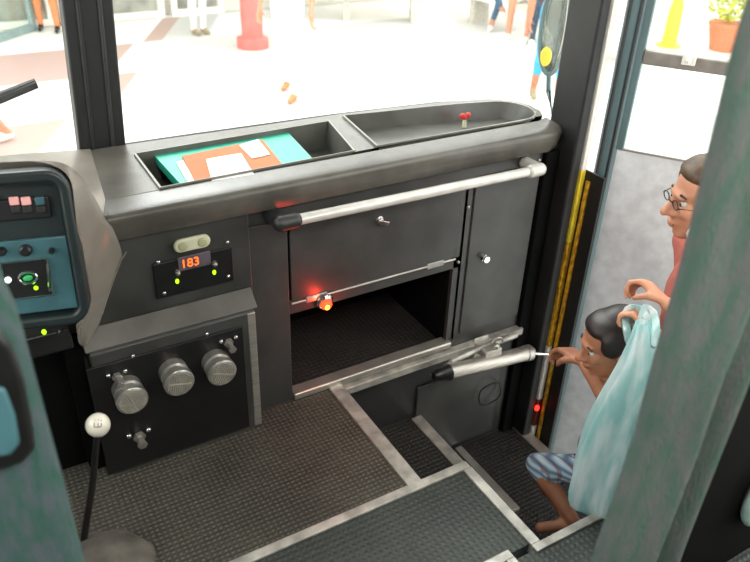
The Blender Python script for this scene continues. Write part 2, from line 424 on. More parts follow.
# apron + top
prof = [(.012, .640), (-.016, .641), (-.021, .645), (-.033, .694), (-.033, .702), (-.029, .709), (-.020, .713), (.0, .717), (.045, ZT)]
XL, XR = .255, 1.60
bm = B(); last = None
for k in range(29):
    t = k/28; x = XL+(XR-XL)*t
    s = 0 if x < 1.56 else ((x-1.56)/.04)**3*.018
    cur = [bm.verts.new((x-(.012 if k == 0 else 0), y+s, z)) for y, z in prof]
    if last:
        for i in range(len(prof)-1): bm.faces.new((last[i], last[i+1], cur[i+1], cur[i]))
    last = cur
bm.faces.new(last)
obj('apron', bm, 'dash', dash, ang=60)
# top sheet with two tray holes (curves back at the right, along the windscreen)
outer = [(.243, -.018), (.255, .045), (1.60, .08), (1.625, .12), (1.632, .18), (1.615, .235), (1.55, .290), (1.4, .325), (1.2, .345), (1.03, .358), (.8, .362), (.5, .372), (.32, .375), (.2, .35), (.175, .30), (.185, .2), (.205, .10), (.225, .03)]
T1 = [(.392, .05), (.915, .062), (.962, .30), (.395, .285)]
def arc(cx, cy, r, a0, a1, k=7, ry=None): return [(cx+r*math.cos(math.radians(a0+(a1-a0)*i/k)), cy+(ry or r)*math.sin(math.radians(a0+(a1-a0)*i/k))) for i in range(k+1)]
T2 = [(.995, .066), (1.49, .062)]+arc(1.515, .155, .085, -80, 75, 10, .092)+[(1.42, .272), (1.3, .290), (1.15, .308), (1.03, .325)]
def shrink(P, s, dy=0):
    cx = sum(p[0] for p in P)/len(P); cy = sum(p[1] for p in P)/len(P)
    out = []
    for p in P:
        d = V((p[0]-cx, p[1]-cy)); L_ = d.length; d = d*((L_-s)/L_); out.append((cx+d.x, cy+d.y))
    return out
bm = B(); ed = []
for loop in (outer, T1, T2):
    vs = [bm.verts.new((x, y, ZT)) for x, y in loop]
    ed += [bm.edges.new((vs[i], vs[(i+1) % len(vs)])) for i in range(len(vs))]
bmesh.ops.triangle_fill(bm, use_beauty=True, use_dissolve=False, edges=ed)
# rear skirt down to the windscreen sill
so = outer[2:15]
for i in range(len(so)-1):
    a = [bm.verts.new((so[i][0], so[i][1], ZT)), bm.verts.new((so[i+1][0], so[i+1][1], ZT)), bm.verts.new((so[i+1][0], so[i+1][1]+.01, .60)), bm.verts.new((so[i][0], so[i][1]+.01, .60))]
    bm.faces.new(a)
bmesh.ops.remove_doubles(bm, verts=bm.verts, dist=1e-5)
obj('top', bm, 'dash', dash, ang=30)
def trayp(loop, depth, name, slope):
    bm = B(); inn = shrink(loop, slope)
    lip = shrink(loop, -.006)
    L0 = [bm.verts.new((x, y, ZT+.0005)) for x, y in lip]; L1 = [bm.verts.new((x, y, ZT+.006)) for x, y in lip]
    L2 = [bm.verts.new((x, y, ZT+.006)) for x, y in loop]; L3 = [bm.verts.new((x, y, ZT-depth)) for x, y in inn]
    for A, C_ in ((L0, L1), (L1, L2)):
        for i in range(len(A)): bm.faces.new((A[i], A[(i+1) % len(A)], C_[(i+1) % len(A)], C_[i]))
    bm.verts.ensure_lookup_table()
    for v in L3: bm.verts.remove(v)
    b2 = B(); L2 = [b2.verts.new((x, y, ZT+.006)) for x, y in loop]; L3 = [b2.verts.new((x, y, ZT-depth)) for x, y in inn]
    for i in range(len(L2)): b2.faces.new((L2[i], L2[(i+1) % len(L2)], L3[(i+1) % len(L2)], L3[i]))
    b2.faces.new(L3)
    t_ = obj(name, b2, 'tray', dash, ang=50); obj('tray_lip', bm, 'lip_metal', t_, ang=30)
trayp(T1, .075, 'storage_tray', .012)
trayp(T2, .045, 'shallow_tray', .02)
# warm grey moulding that wraps round to the instruments
U = V((math.cos(math.radians(14)), -math.sin(math.radians(14)), 0)); tilt = math.radians(12)
fw = V((math.sin(math.radians(14)), math.cos(math.radians(14)), 0))
W_ = (Z_*math.cos(tilt)+fw*math.sin(tilt)).normalized(); NN = U.cross(W_).normalized()   # NN points to the driver
P0 = ony(74, 190, -.19)
if NN.dot(CAM-P0) < 0: NN = -NN
def ip(px, py, n=0):     # pixel -> (u, v) on the instrument plane
    q = onp(px, py, P0+NN*n, NN)-P0; return q.dot(U), q.dot(W_)
def crm(P, n):
    P = [V(p) for p in P]; out = []
    for i in range(len(P)-1):
        p0, p1, p2, p3 = P[max(i-1, 0)], P[i], P[i+1], P[min(i+2, len(P)-1)]
        for j in range(n):
            t = j/n; out.append(.5*((2*p1)+(p2-p0)*t+(2*p0-5*p1+4*p2-p3)*t*t+(3*p1-p0-3*p2+p3)*t**3))
    return out+[P[-1]]
def patch(rows, name, m, parent):
    R2 = [crm(r, 5) for r in rows]; cols = [crm([r[j] for r in R2], 5) for j in range(len(R2[0]))]
    bm = B(); g = [[bm.verts.new(c[i]) for c in cols] for i in range(len(cols[0]))]
    for i in range(len(g)-1):
        for j in range(len(g[0])-1): bm.faces.new((g[i][j], g[i+1][j], g[i+1][j+1], g[i][j+1]))
    return obj(name, bm, m, parent, ang=80)
def I(px, py, n=0): return onp(px, py, P0+NN*n, NN)
rows = [
    [I(30, 161, -.05), I(62, 163, -.03), ony(84, 180, -.13), onz(103, 213, ZT), ony(110, 226, -.040)],
    [I(66, 170, -.02), I(73, 184, -.015), ony(88, 196, -.12), ony(102, 219, -.055), ony(113, 229, -.037)],
    [I(74, 200, -.01), I(77, 215, -.01), ony(90, 225, -.11), ony(106, 238, -.052), ony(122, 254, -.034)],
    [I(78, 240, -.01), I(80, 255, -.01), ony(90, 262, -.10), ony(104, 270, -.052), ony(116, 273, -.034)],
    [I(80, 275, -.01), I(81, 290, -.01), ony(88, 298, -.09), ony(98, 303, -.052), ony(106, 303, -.034)],
    [I(81, 310, -.01), I(80, 322, -.02), ony(82, 330, -.08), ony(90, 330, -.055), ony(100, 322, -.04)],
    [I(76, 325, -.02), I(77, 333, -.04), ony(79, 343, -.06), ony(86, 346, -.05), ony(96, 330, -.035)],
]
patch(rows, 'side_moulding', 'brown', dash)
# top lid of the moulding between the instruments and the tray
bm = B()
pts = [I(-60, 165, -.06)]+crm(rows[0], 5)[:-3]+[V((.25, -.03, ZT)), V((.262, .05, ZT+.001)), V((.30, .38, ZT+.001)), V((.15, .39, ZT+.01)), V((-.15, .39, ZT+.03))]
vs = [bm.verts.new(p) for p in pts]; bm.faces.new(vs); bmesh.ops.triangulate(bm, faces=bm.faces)
obj('top_moulding', bm, 'brown', dash, ang=60)
# welt that edges the charcoal panel
bm = B(); tube(bm, [ony(126, 252, -.036), ony(121, 260, -.036), ony(114, 278, -.034), ony(107, 298, -.032), ony(102, 314, -.030)], .0022, 8); obj('welt', bm, 'alu', dash)
# charcoal backing from the moulding to the locker
bm = B(); bx(bm, .14, .58, -.012, .0, .36, .655); obj('switch_panel', bm, 'face', dash, bevel=.004)
# drop flap, hinges, latch
bm = B(); bx(bm, .692, 1.242, -.006, .0, .345, .583); fl = obj('flap_door', bm, 'face', dash, bevel=.003)
bm = B(); tube(bm, [(.692, -.006, .339), (1.245, -.006, .339)], .0032, 10); obj('hinge_pin', bm, 'alu', fl)
for hx in ((.735, .80), (1.14, 1.20)):
    bm = B(); bx(bm, hx[0], hx[1], -.010, -.003, .330, .349); obj('hinge', bm, 'steel', fl, bevel=.002)
p = ony(381, 221, -.012)
bm = B(); lathe(bm, p+V((0, .01, 0)), NY, [(0, .012), (.006, .012), (.006, .008), (.014, .008)], 20)
fbox(bm, p+NY*.004, V((.93, 0, -.36)), V((.36, 0, .93)), NY, -.018, .02, -.006, .006, 0, .01); obj('latch', bm, 'chrome', fl, bevel=.0015)
# cupboard door on the right
bm = B(); bx(bm, 1.295, 1.545, -.006, .0, .04, .60); cd = obj('cupboard_door', bm, 'face', dash, bevel=.003)
p = ony(483, 257, -.006); bm = B(); lathe(bm, p, NY, [(0, .011), (.008, .011), (.009, .006), (.016, .006), (.017, .012), (.022, .011)], 20); obj('knob', bm, 'chrome', cd)
for q in ((468, 207), (539, 160), (458, 262)):
    p = ony(*q, -.001); bm = B(); lathe(bm, p, NY, [(0, .006), (.004, .005), (.006, .002)], 14); obj('screw', bm, 'steel', dash)
# locker sill
bm = B(); bx(bm, .688, 1.26, -.016, .03, .0, .024); obj('sill', bm, 'alu', dash, bevel=.006)
bm = B(); bx(bm, .69, 1.243, .03, .37, -.001, .004); obj('locker_mat', bm, 'floord', dash, smooth=False)  # cab floor tread carried on darker, locker shade put into the colour

# display panel
dp = []
bm = B(); bx(bm, .331, .530, -.018, -.012, .466, .563); pan = obj('display_panel', bm, 'black', dash, bevel=.002)
YP = -.018
a = ony(178, 267, YP); b_ = ony(209, 251, YP)
bm = B(); bx(bm, a.x, ony(210, 255, YP).x, YP-.004, YP, ony(180, 271, YP).z, ony(180, 257, YP).z); scr = obj('screen', bm, 'led_rg', pan, bevel=.002)
c = ony(191, 263, YP-.004)
bm = text_bm('183', .032, c+V((-.002, 0, .001)), X_, Z_, NY); obj('digits', bm, 'led_r', scr, smooth=False)
for q in ((177, 273), (214, 264)):
    c = ony(q[0], q[1], YP); bm = B(); capsule(bm, c+V((0, -.004, .004)), c+V((0, -.010, .004)), .007, .006); tg = obj('button', bm, 'steel', pan)
    g = ony(q[0], q[1]+8, YP); bm = B(); ell(bm, g+NY*.002, .0045, .003, .0065); obj('indicator', bm, 'led_g', pan)
for q in ((158, 262), (164, 293), (227, 242), (228, 276)):
    c = ony(q[0], q[1], YP); bm = B(); ell(bm, c+NY*.002, .0055, .004, .0055, seg=12); obj('screw', bm, 'chrome', pan)
# oval lamp above the display
c = ony(191, 242, -.012)
outl = [(c.x+dx, c.z+dz) for dx, dz in [(x-0, z) for x, z in rrect(-.045, .045, -.017, .017, .0168, 8)]]
bm = B(); prism(bm, [(x, -.013, z) for x, z in outl], V((0, -.012, 0))); lamp = obj('map_light', bm, 'cream', dash, bevel=.004)
for s in (-1, 1):
    bm = B(); ell(bm, V((c.x+s*.024, -.0255, c.z)), .012, .003, .012); obj('lens', bm, 'creamd', lamp)

# warning lamp
p = ony(324, 301, -.008)
wl = thing('warning_lamp', 'small round warning lamp glowing red on the edge of the open locker', 'lamp', p)
bm = B(); lathe(bm, p, V((0, -1, -.25)), [(0, .026), (.006, .026), (.012, .020), (.010, .016)], 24); obj('bezel', bm, 'chrome', wl)
bm = B(); ell(bm, p+V((.0, -.014, -.004)), .017, .014, .015); obj('lens', bm, 'red_hot', wl)
bm = B(); ell(bm, p+V((-.002, -.024, -.006)), .008, .006, .009); obj('bulb', bm, 'red_core', wl)
rl_ = bpy.data.lights.new('warning_glow', 'POINT'); rl_.energy = .55; rl_.color = (1, .05, .02); rl_.shadow_soft_size = .012; rlo = bpy.data.objects.new('warning_glow', rl_); COL.objects.link(rlo); rlo.location = p+V((0, -.050, -.004))

# grab rail
ra, rb = ony(292, 221, -.075), ony(532, 171, -.075)
gr = thing('grab_rail', 'long pale grab rail across the dashboard front', 'rail', (ra+rb)/2)
bm = B(); tube(bm, [ra, rb], .0145, 20); obj('rail', bm, 'railm', gr)
for p, s in ((ra, -1), (rb, 1)):
    bm = B(); capsule(bm, p+V((-.03 if s < 0 else -.005, 0, 0)), p+V((.008 if s < 0 else .03, 0, 0)), .021, .020, 20); capsule(bm, p+V((s*.028, 0, 0)), V((p.x+s*.03, -.012, p.z-.004)), .018, .02, 18)
    obj('bracket', bm, 'faceb' if s < 0 else 'railm', gr)

# ---------------- valve box under the display
vb = thing('valve_box', 'black air vent and valve box low on the dashboard beside the gear lever', 'control box', (.34, -.03, 0))
A1, A2 = ony(88, 346, -.018), ony(250, 286, -.014)
xL, xR = .150, .562
YF = -.062
bm = B()
prism(bm, [(xL, -.0125, 0), (xL, YF, 0), (xL, YF, .385), (xL, -.0125, .425)], V((xR-xL, 0, 0)))
obj('housing', bm, 'face', vb, bevel=.003)
bm = B(); fbox(bm, V((xL-.008, -.013, .430)), X_, V((0, -(.05), -.045)).normalized(), V((0, -.045, .05)).normalized(), 0, xR-xL+.018, 0, .058, 0, .006); obj('cover_flange', bm, 'flange', vb, bevel=.002)
bm = B(); bx(bm, .135, .525, YF-.006, YF, .012, .355); obj('front_plate', bm, 'black', vb, bevel=.002)
bm = B(); bx(bm, xR-.020, xR+.001, YF-.002, YF+.012, .004, .385); obj('edge_strip', bm, 'alu', vb, bevel=.002)
YF -= .006
def cap(px, py, ribs, rot):
    c = ony(px, py, YF-.062)
    c.y = YF
    bm = B(); lathe(bm, c, V((0, -1, 0)), [(0, .036), (.024, .036), (.027, .031), (.040, .031), (.043, .038), (.058, .038), (.062, .033)], 30)
    v = obj('vent_cap', bm, 'steel', vb)
    d = V((0, -1, 0)).normalized(); e = c+d*.0622
    bm = B(); u = V((math.cos(rot), 0, math.sin(rot))); w = d.cross(u).normalized()
    for k in range(-5, 6):
        h = math.sqrt(max(0, .032**2-(k*.0055)**2)); fbox(bm, e, u, w, d, -h, h, k*.0055-.0016, k*.0055+.0016, 0, .002)
    fbox(bm, e, w, u, d, -.028, .028, -.002, .002, 0, .004)
    obj('grille', bm, 'ivory_rib', v, smooth=False)
cap(133, 402, 1, math.radians(14)); cap(180, 384, 1, math.radians(78)); cap(223, 374, 1, math.radians(68))
def fitting(px, py, s=1):
    c = ony(px, py, YF); bm = B(); lathe(bm, c, V((0, -1, -.1)), [(0, .013*s), (.008, .013*s), (.009, .008*s), (.028, .008*s), (.029, .010*s), (.036, .010*s), (.037, .005*s)], 6)
    v = obj('fitting', bm, 'steel', vb)
    for sx in (-1, 1):
        bm = B(); ell(bm, c+V((sx*.020*s, -.005, .012*s)), .006*s, seg=10); obj('screw', bm, 'chrome', v)
fitting(117, 376); fitting(228, 342); fitting(139, 436, 1.25)
for q in ((133, 356), (207, 334)):
    c = ony(q[0], q[1], YF); bm = B(); ell(bm, c, .005, .004, .005, seg=12); obj('screw', bm, 'chrome', vb)

# ---------------- instrument binnacle
ic = I(-20, 330)
ib = thing('instrument_binnacle', 'rounded dark teal instrument binnacle with switches and gauges at the left edge', 'instrument panel', (0, -.15, .5))
u1, vt = ip(74, 210)[0], ip(40, 170)[1]; vb_ = ip(40, 328)[1]; u0 = ip(-150, 250)[0]
out = rrect(u0, u1, vb_, vt, .042); inn = rrect(u0+.02, u1-.021, vb_+.022, vt-.024, .018)
bm = B(); ringprism(bm, out, inn, P0, U, W_, NN, -.045, .006); obj('rim', bm, 'teald', ib, bevel=.006)
bm = B(); fbox(bm, P0, U, W_, NN, u0+.02, u1-.02, vb_+.02, vt-.02, -.05, -.03); bk = obj('back_plate', bm, 'teald', ib, bevel=.001)
vs_ = ip(30, 239, -.02)[1]
# lower teal fascia
bm = B(); fbox(bm, P0, U, W_, NN, u0+.03, u1-.024, vb_+.026, vs_, -.03, -.018); fa = obj('fascia', bm, 'teal', ib, bevel=.003)
# switch row
a0 = ip(50, 207, -.02); 
bm = B(); fbox(bm, P0, U, W_, NN, u0+.05, a0[0], a0[1]-.020, a0[1]+.020, -.03, -.020); sr = obj('switch_row', bm, 'black', ib, bevel=.002)
for i, px in enumerate((-8, 4, 14, 26, 40)):
    if px == 4: continue
    q = ip(px, 201, -.018); bm = B(); fbox(bm, P0, U, W_, NN, q[0]-.0085, q[0]+.0085, q[1]-.008, q[1]+.008, -.021, -.016)
    sw = obj('rocker_switch', bm, 'teal' if px == 40 else 'led_p', sr, bevel=.002)
    bm = B(); fbox(bm, P0, U, W_, NN, q[0]-.0085, q[0]+.0085, q[1]-.024, q[1]-.010, -.021, -.017); obj('rocker_switch', bm, 'rubber', sr, bevel=.002)
for px, py, r in ((2, 251, .009), (26, 250, .012), (52, 250, .006), (-20, 251, .010)):
    q = I(px, py, -.018); bm = B(); lathe(bm, q, NN, [(0, r), (.010, r*.9), (.013, r*.6)], 18); obj('dial_knob', bm, 'black', fa)
# gauge window
g0 = ip(2, 263, -.018); g1 = ip(53, 293, -.018)
bm = B(); fbox(bm, P0, U, W_, NN, g0[0], g1[0], g1[1], g0[1], -.018, -.015); gw = obj('gauge_window', bm, 'black', fa, bevel=.001)
k = [(g0[0], g0[1]), (g1[0], g1[1])]
bm = B(); ringprism(bm, rrect(g0[0]-.003, g1[0]+.003, g1[1]-.003, g0[1]+.003, .004), rrect(g0[0], g1[0], g1[1], g0[1], .003), P0, U, W_, NN, -.018, -.012); obj('bezel', bm, 'chrome', gw)
q = I(28, 278, -.014)
bm = B(); tube(bm, [q+U*(.016*math.cos(t*PI/12))+W_*(.012*math.sin(t*PI/12)) for t in range(24)], .0025, 8, True); obj('gauge_ring', bm, 'chrome', gw)
bm = B(); ell(bm, q, .009, .004, .006); obj('gauge_face', bm, mat('green_gauge', srgb(40, 140, 80), .4, emis=srgb(30, 160, 80), es=.5), gw)
bm = B(); ell(bm, I(36, 288, -.012), .004); obj('indicator', bm, 'led_g', gw)
bm = B(); ell(bm, I(8, 280, -.012), .006); obj('indicator', bm, 'led_w', gw)
bm = B(); tube(bm, [I(47, 264, -.011), I(49, 277, -.010), I(50, 291, -.011)], [.003, .0022, .0035], 8); obj('lever', bm, 'chrome', gw)
q = I(55, 232, -.028); 
# little switch box underneath
sb = thing('switch_box', 'small black switch box with green light under the instrument binnacle', 'switch box', ony(35, 350, -.15))
a = ony(69, 326, -.17); b_ = ony(69, 347, -.17)
bm = B(); bx(bm, -.12, a.x, -.18, .02, b_.z, a.z); obj('housing', bm, 'black', sb, bevel=.004)
bm = B(); ell(bm, ony(44, 332, -.181), .0045, .003, .006); obj('indicator', bm, 'led_g', sb)
c = ony(61, 332, -.181); bm = B(); lathe(bm, c, NY, [(0, .007), (.008, .006)], 14); obj('knob', bm, 'rubber', sb)
# column cowl (dark) below
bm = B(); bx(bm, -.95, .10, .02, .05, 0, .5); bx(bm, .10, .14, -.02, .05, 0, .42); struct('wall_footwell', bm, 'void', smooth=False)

# ---------------- gear lever
gb = onz(104, 575, 0); gb.z = 0
gl = thing('gear_lever', 'black gear lever with glossy white ball knob rising from a grey gaiter', 'gear lever', gb)
st = onz(84, 538, .055); kn = ony(98, 425, -.335)
bm = B(); prof = [(0, .118), (.012, .116), (.035, .100), (.055, .074), (.066, .045), (.07, .02)]
lathe(bm, gb, Z_, prof, 40)
for v in bm.verts:
    a = math.atan2(v.co.y-gb.y, v.co.x-gb.x); r = (V((v.co.x, v.co.y))-V((gb.x, gb.y))).length
    v.co += V((math.cos(a), math.sin(a), 0))*(.004*math.sin(9*a)*(r/.1))
obj('gaiter', bm, 'boot', gl, ang=70)
bm = B(); tube(bm, [st-V((.005, -.005, .03)), st, st.lerp(kn, .5)+V((.004, 0, 0)), kn], [.010, .008, .0075, .007], 14); obj('shaft', bm, 'black', gl)
bm = B(); ell(bm, kn, .0245, .0245, .0255, seg=32); kb = obj('knob', bm, 'ball', gl)
d = (CAM-kn).normalized(); r_ = V((.863, -.504, .03)); up = d.cross(r_).normalized()
if up.z < 0: up = -up
bm = B()
for dx in (-.007, 0, .007):
    for dy in ((.010,) if dx else (.010,)):
        e = kn+(d*.0235+up*dy+r_*dx).normalized()*.0248; ell(bm, e, .0012, seg=8)
for dx in (-.007, 0, .007):
    pts = [kn+(d*.0235+up*(.004-.008*t)+r_*dx).normalized()*.0247 for t in (0, .5, 1)]
    if dx <= .007: tube(bm, pts, .0009, 6)
tube(bm, [kn+(d*.0235-up*.004+r_*x).normalized()*.0247 for x in (-.007, 0, .007)], .0009, 6)
obj('gear_pattern', bm, 'black', kb)

# ================================================================== tray contents
fz = ZT-.010
def sheet(name, px, z0, th, m, label, cat, jit=0):
    pts = [onz(x, y, z0+th) for x, y in px]; bm = B(); prism(bm, pts, V((0, 0, -th)))
    o = obj(name, bm, m, smooth=False); tag(o, label, cat); return o
sheet('folder', [(154, 155), (284, 128), (316, 162), (186, 190)], fz-.022, .024, 'folder', 'teal green plastic folder lying in the dashboard tray', 'folder')
sheet('envelope', [(182, 156), (262, 139), (284, 166), (196, 184)], fz+.003, .004, 'orange', 'orange manila envelope on top of the teal folder', 'envelope')
sheet('paper_note', [(206, 159), (241, 153), (254, 174), (212, 181)], fz+.008, .002, 'paper', 'white paper note on the orange envelope', 'paper')
sheet('paper_card', [(239, 145), (258, 139), (270, 154), (252, 158)], fz+.008, .002, 'paper', 'small white card at the far corner of the orange envelope', 'card')
sheet('paper_sheet', [(176, 162), (183, 160), (197, 184), (190, 186)], fz+.003, .003, 'paper', 'white sheet peeping out left of the orange envelope', 'paper')
# small red-headed valve in the right tray
p = onz(464, 127, ZT-.044)
rk = thing('red_knob', 'small red plastic wing knob standing in the right dashboard tray', 'knob', p)
bm = B(); lathe(bm, p, Z_, [(0, .008), (.018, .006), (.026, .005)], 14); obj('stem', bm, 'cream', rk)
bm = B(); ell(bm, p+V((-.010, 0, .036)), .012, .006, .010); ell(bm, p+V((.010, 0, .036)), .012, .006, .010); ell(bm, p+V((0, 0, .031)), .008, .007, .009); obj('wing_head', bm, 'redp', rk)

# ================================================================== windscreen, pillars
def post_quad(px, y, th, ztop=2.05):
    """leaning post: bottom-left,bottom-right,top-left,top-right pixels on plane y"""
    bl, br, tl, tr = [ony(a, b, y) for a, b in px]
    def ext(a, b, z): t = (z-a.z)/(b.z-a.z); return a+(b-a)*t
    return [ext(bl, tl, ZT-.03), ext(br, tr, ZT-.03), ext(br, tr, ztop), ext(bl, tl, ztop)]
q = post_quad([(82, 153), (122, 150), (63, 0), (109, 0)], .385, .07)
bm = B(); prism(bm, [q[0]-V((.004, 0, 0)), q[1]+V((.012, 0, 0)), q[2]+V((.004, 0, 0)), q[3]], V((0, .055, 0)))
struct('trim_windscreen_pillar', bm, 'rubber', bevel=.006)
# raised beads on the pillar
for fa_, m_ in ((.30, 'rubber'), (.78, 'faceb')):
    a = q[0].lerp(q[1], fa_); b_ = q[3].lerp(q[2], fa_); bm = B(); tube(bm, [a+V((0, -.001, 0)), b_+V((0, -.001, 0))], .006, 10); struct('trim_pillar_bead', bm, m_)
# glass and its rubber
lo = [(-.95, .40), (.30, .415), (.6, .41), (1.03, .395), (1.40, .36), (1.57, .315), (1.645, .24), (1.66, .10)]
bm = B(); gl_ = [[bm.verts.new((x, y, z)) for z in (ZT-.06, 2.05)] for x, y in lo]
for i in range(len(lo)-1): bm.faces.new((gl_[i][0], gl_[i+1][0], gl_[i+1][1], gl_[i][1]))
struct('window_1', bm, 'glass')
bm = B(); tube(bm, [(x, y+.002, ZT-.018) for x, y in lo[:-1]], .007, 8); struct('trim_windscreen_rubber', bm, 'rubber')
# corner post
bm = B(); bx(bm, 1.603, 1.640, -.078, .05, -.85, 2.05); struct('trim_corner_post', bm, 'rubber', bevel=.008)
bm = B(); bx(bm, 1.55, 1.603, -.02, .03, -.85, .64); struct('trim_post_filler', bm, 'void', bevel=.004)
# yellow strip down the post edge; white and amber paint outside brightness and reflection
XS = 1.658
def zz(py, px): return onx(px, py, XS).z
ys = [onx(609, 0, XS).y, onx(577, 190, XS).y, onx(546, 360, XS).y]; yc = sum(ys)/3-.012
ds = thing('door_edge_strip', 'thin yellow strip down the door post, its white and amber standing for outside light', 'reflective strip', (XS, yc, -.8))
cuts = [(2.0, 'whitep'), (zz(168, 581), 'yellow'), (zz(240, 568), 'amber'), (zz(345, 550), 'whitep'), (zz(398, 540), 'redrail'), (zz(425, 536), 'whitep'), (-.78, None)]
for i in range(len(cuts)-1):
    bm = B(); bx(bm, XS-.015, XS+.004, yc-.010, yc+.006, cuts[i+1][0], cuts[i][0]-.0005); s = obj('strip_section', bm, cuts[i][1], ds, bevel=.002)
bm = B(); bx(bm, XS+.005, XS+.012, yc-.085, yc+.02, -.78, cuts[1][0]); obj('gap_rubber', bm, 'rubber', ds, bevel=.002)
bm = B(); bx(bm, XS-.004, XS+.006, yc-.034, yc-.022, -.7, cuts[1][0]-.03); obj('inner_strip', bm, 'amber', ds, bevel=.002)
c = onx(537, 408, XS-.018); bm = B(); ell(bm, c, .010, .008, .013); rl = obj('door_marker_light', bm, mat('marker_red', srgb(220, 30, 20), .3, emis=(1, .03, .02, 1), es=2.5)); tag(rl, 'small red marker light low on the door post strip', 'lamp')

# ================================================================== door leaf
aD = math.radians(33)
DD = V((math.sin(aD), -math.cos(aD), 0)); DN = V((-math.cos(aD), -math.sin(aD), 0))    # along the leaf, and its inner face
hb = onx(639, 0, 1.715); hb.z = 0
door = thing('door_2', None, None, (hb.x, hb.y, -.82)); door['kind'] = 'structure'
bm = B(); tube(bm, [hb+V((0, 0, -.8)), hb+V((0, 0, 1.98))], .030, 18); obj('seal', bm, 'seal', door)
for s in (-.016, .014):
    bm = B(); tube(bm, [hb+DN*.026+DD*s+V((0, 0, -.8)), hb+DN*.026+DD*s+V((0, 0, 1.98))], .0055, 8); obj('seal_lip', bm, 'teald', door)
ex = onp(609, 146, hb, DN); zb = ex.z                    # bottom of the glass
ex2 = onp(690, 62, hb, DN); zbar = ex2.z
WD = .66
def leaf(bm, u0, u1, z0, z1, t0=-.012, t1=.012): fbox(bm, hb, DD, Z_, DN, u0, u1, z0, z1, t0, t1)
bm = B(); leaf(bm, .025, WD, -.80, zb, -.010, .010); obj('lower_sheet', bm, 'doorp', door, bevel=.003)
bm = B(); leaf(bm, .02, .045, zb, 1.98, -.016, .018); obj('stile', bm, 'seal', door, bevel=.004)
bm = B(); leaf(bm, WD-.03, WD, zb, 1.98, -.016, .018); obj('stile', bm, 'seal', door, bevel=.004)
bm = B(); leaf(bm, .045, WD-.03, zbar-.020, zbar+.018, -.016, .02); obj('crossbar', bm, mat('grey_crossbar', srgb(140, 134, 126), .45, .3), door, bevel=.004)
bm = B(); leaf(bm, .045, WD-.03, 1.94, 1.98, -.016, .018); obj('top_rail', bm, 'seal', door, bevel=.004)
bm = B(); leaf(bm, .025, WD, zb-.002, zb+.006, -.012, .013); obj('glass_bead', bm, 'alu', door, bevel=.002)
l = onp(689, 60, hb+DN*.03, DN)
bm = B(); fbox(bm, l, DD, Z_, DN, -.018, .018, -.014, .014, -.008, .004); ell(bm, l+DN*.008, .008); obj('latch', bm, 'whitep', door, bevel=.002)
bm = B(); leaf(bm, .045, WD-.03, zb, 1.94, -.002, .002); obj('door_glass', bm, 'glass', door, smooth=False)

# ================================================================== door cylinder
ca, cb_ = ony(446, 373, -.085), ony(527, 353, -.085)
dc = thing('door_cylinder', 'silver pneumatic door cylinder with rod mounted above the stairwell', 'door cylinder', (ca+cb_)/2)
dd = (cb_-ca).normalized(); Lc = (cb_-ca).length
bm = B(); lathe(bm, ca, dd, [(0, .020), (.004, .026), (Lc-.004, .026), (Lc, .020)], 28); obj('barrel', bm, 'alu', dc)
bm = B(); lathe(bm, ca-dd*.05, dd, [(0, .012), (.01, .02), (.035, .022), (.055, .028), (.062, .028)], 20); obj('end_cap', bm, 'black', dc)
bm = B(); lathe(bm, cb_, dd, [(-.01, .029), (.012, .029), (.014, .018), (.03, .014)], 20); obj('end_cap', bm, 'steel', dc)
rodend = hb+V((0, 0, ony(575, 344, -.1).z))-DD*.02; rodend = V((1.672, -.12, cb_.z-.03))
bm = B(); tube(bm, [cb_, rodend], .0055, 12); obj('rod', bm, 'chrome', dc)
m_ = ca.lerp(cb_, .55)
bm = B(); bx(bm, m_.x-.035, m_.x+.035, -.09, -.012, m_.z+.02, m_.z+.05); bx(bm, m_.x-.03, m_.x+.03, -.02, -.012, m_.z-.03, m_.z+.06); obj('bracket', bm, 'aluf', dc, bevel=.004)
bm = B(); e = m_+V((.01, 0, .06)); tube(bm, [e+V((.024*math.cos(t), 0, .024*math.sin(t)+.012)) for t in [PI*(i/12)-.2 for i in range(13)]], .0035, 8); ell(bm, e+V((0, 0, .0)), .012); obj('air_hose', bm, 'alu', dc)
lc = ony(490, 394, -.03)
bm = B(); tube(bm, [lc+V((.05*math.cos(t), .004*math.sin(3*t), .05*math.sin(t))) for t in [2*PI*i/24 for i in range(24)]], .0028, 8, True)
o = obj('cable_loop', bm, 'rubber'); tag(o, 'black loop of thin cable hanging under the door cylinder', 'cable')
# clutter of pipe over the sill, left of the cylinder
bm = B(); tube(bm, [ony(432, 377, -.05), ony(452, 362, -.055), ony(478, 349, -.05), ony(516, 335, -.04)], [.010, .010, .011, .011], 12)
o = obj('air_pipe', bm, 'aluf'); tag(o, 'short pale metal air pipe running above the door cylinder', 'pipe')

# ================================================================== wiper
w0, w1 = ony(-30, 108, .50), ony(36, 82, .50)
wp = thing('windscreen_wiper', 'black windscreen wiper outside the glass at the left edge', 'wiper', w0)
bm = B(); tube(bm, [w0, w1], [.013, .010], 8); tube(bm, [w0, w0+V((-.12, -.02, -.12)), V((w0.x-.2, .455, .56))], .012, 8); lathe(bm, V((w0.x-.2, .47, .56)), V((0, -1, 0)), [(0, .03), (.03, .03)], 16); obj('arm', bm, 'black', wp)
bm = B(); tube(bm, [w0+V((0, -.012, -.008)), w1+V((0, -.012, -.004))], .009, 6); obj('blade', bm, 'rubber', wp)

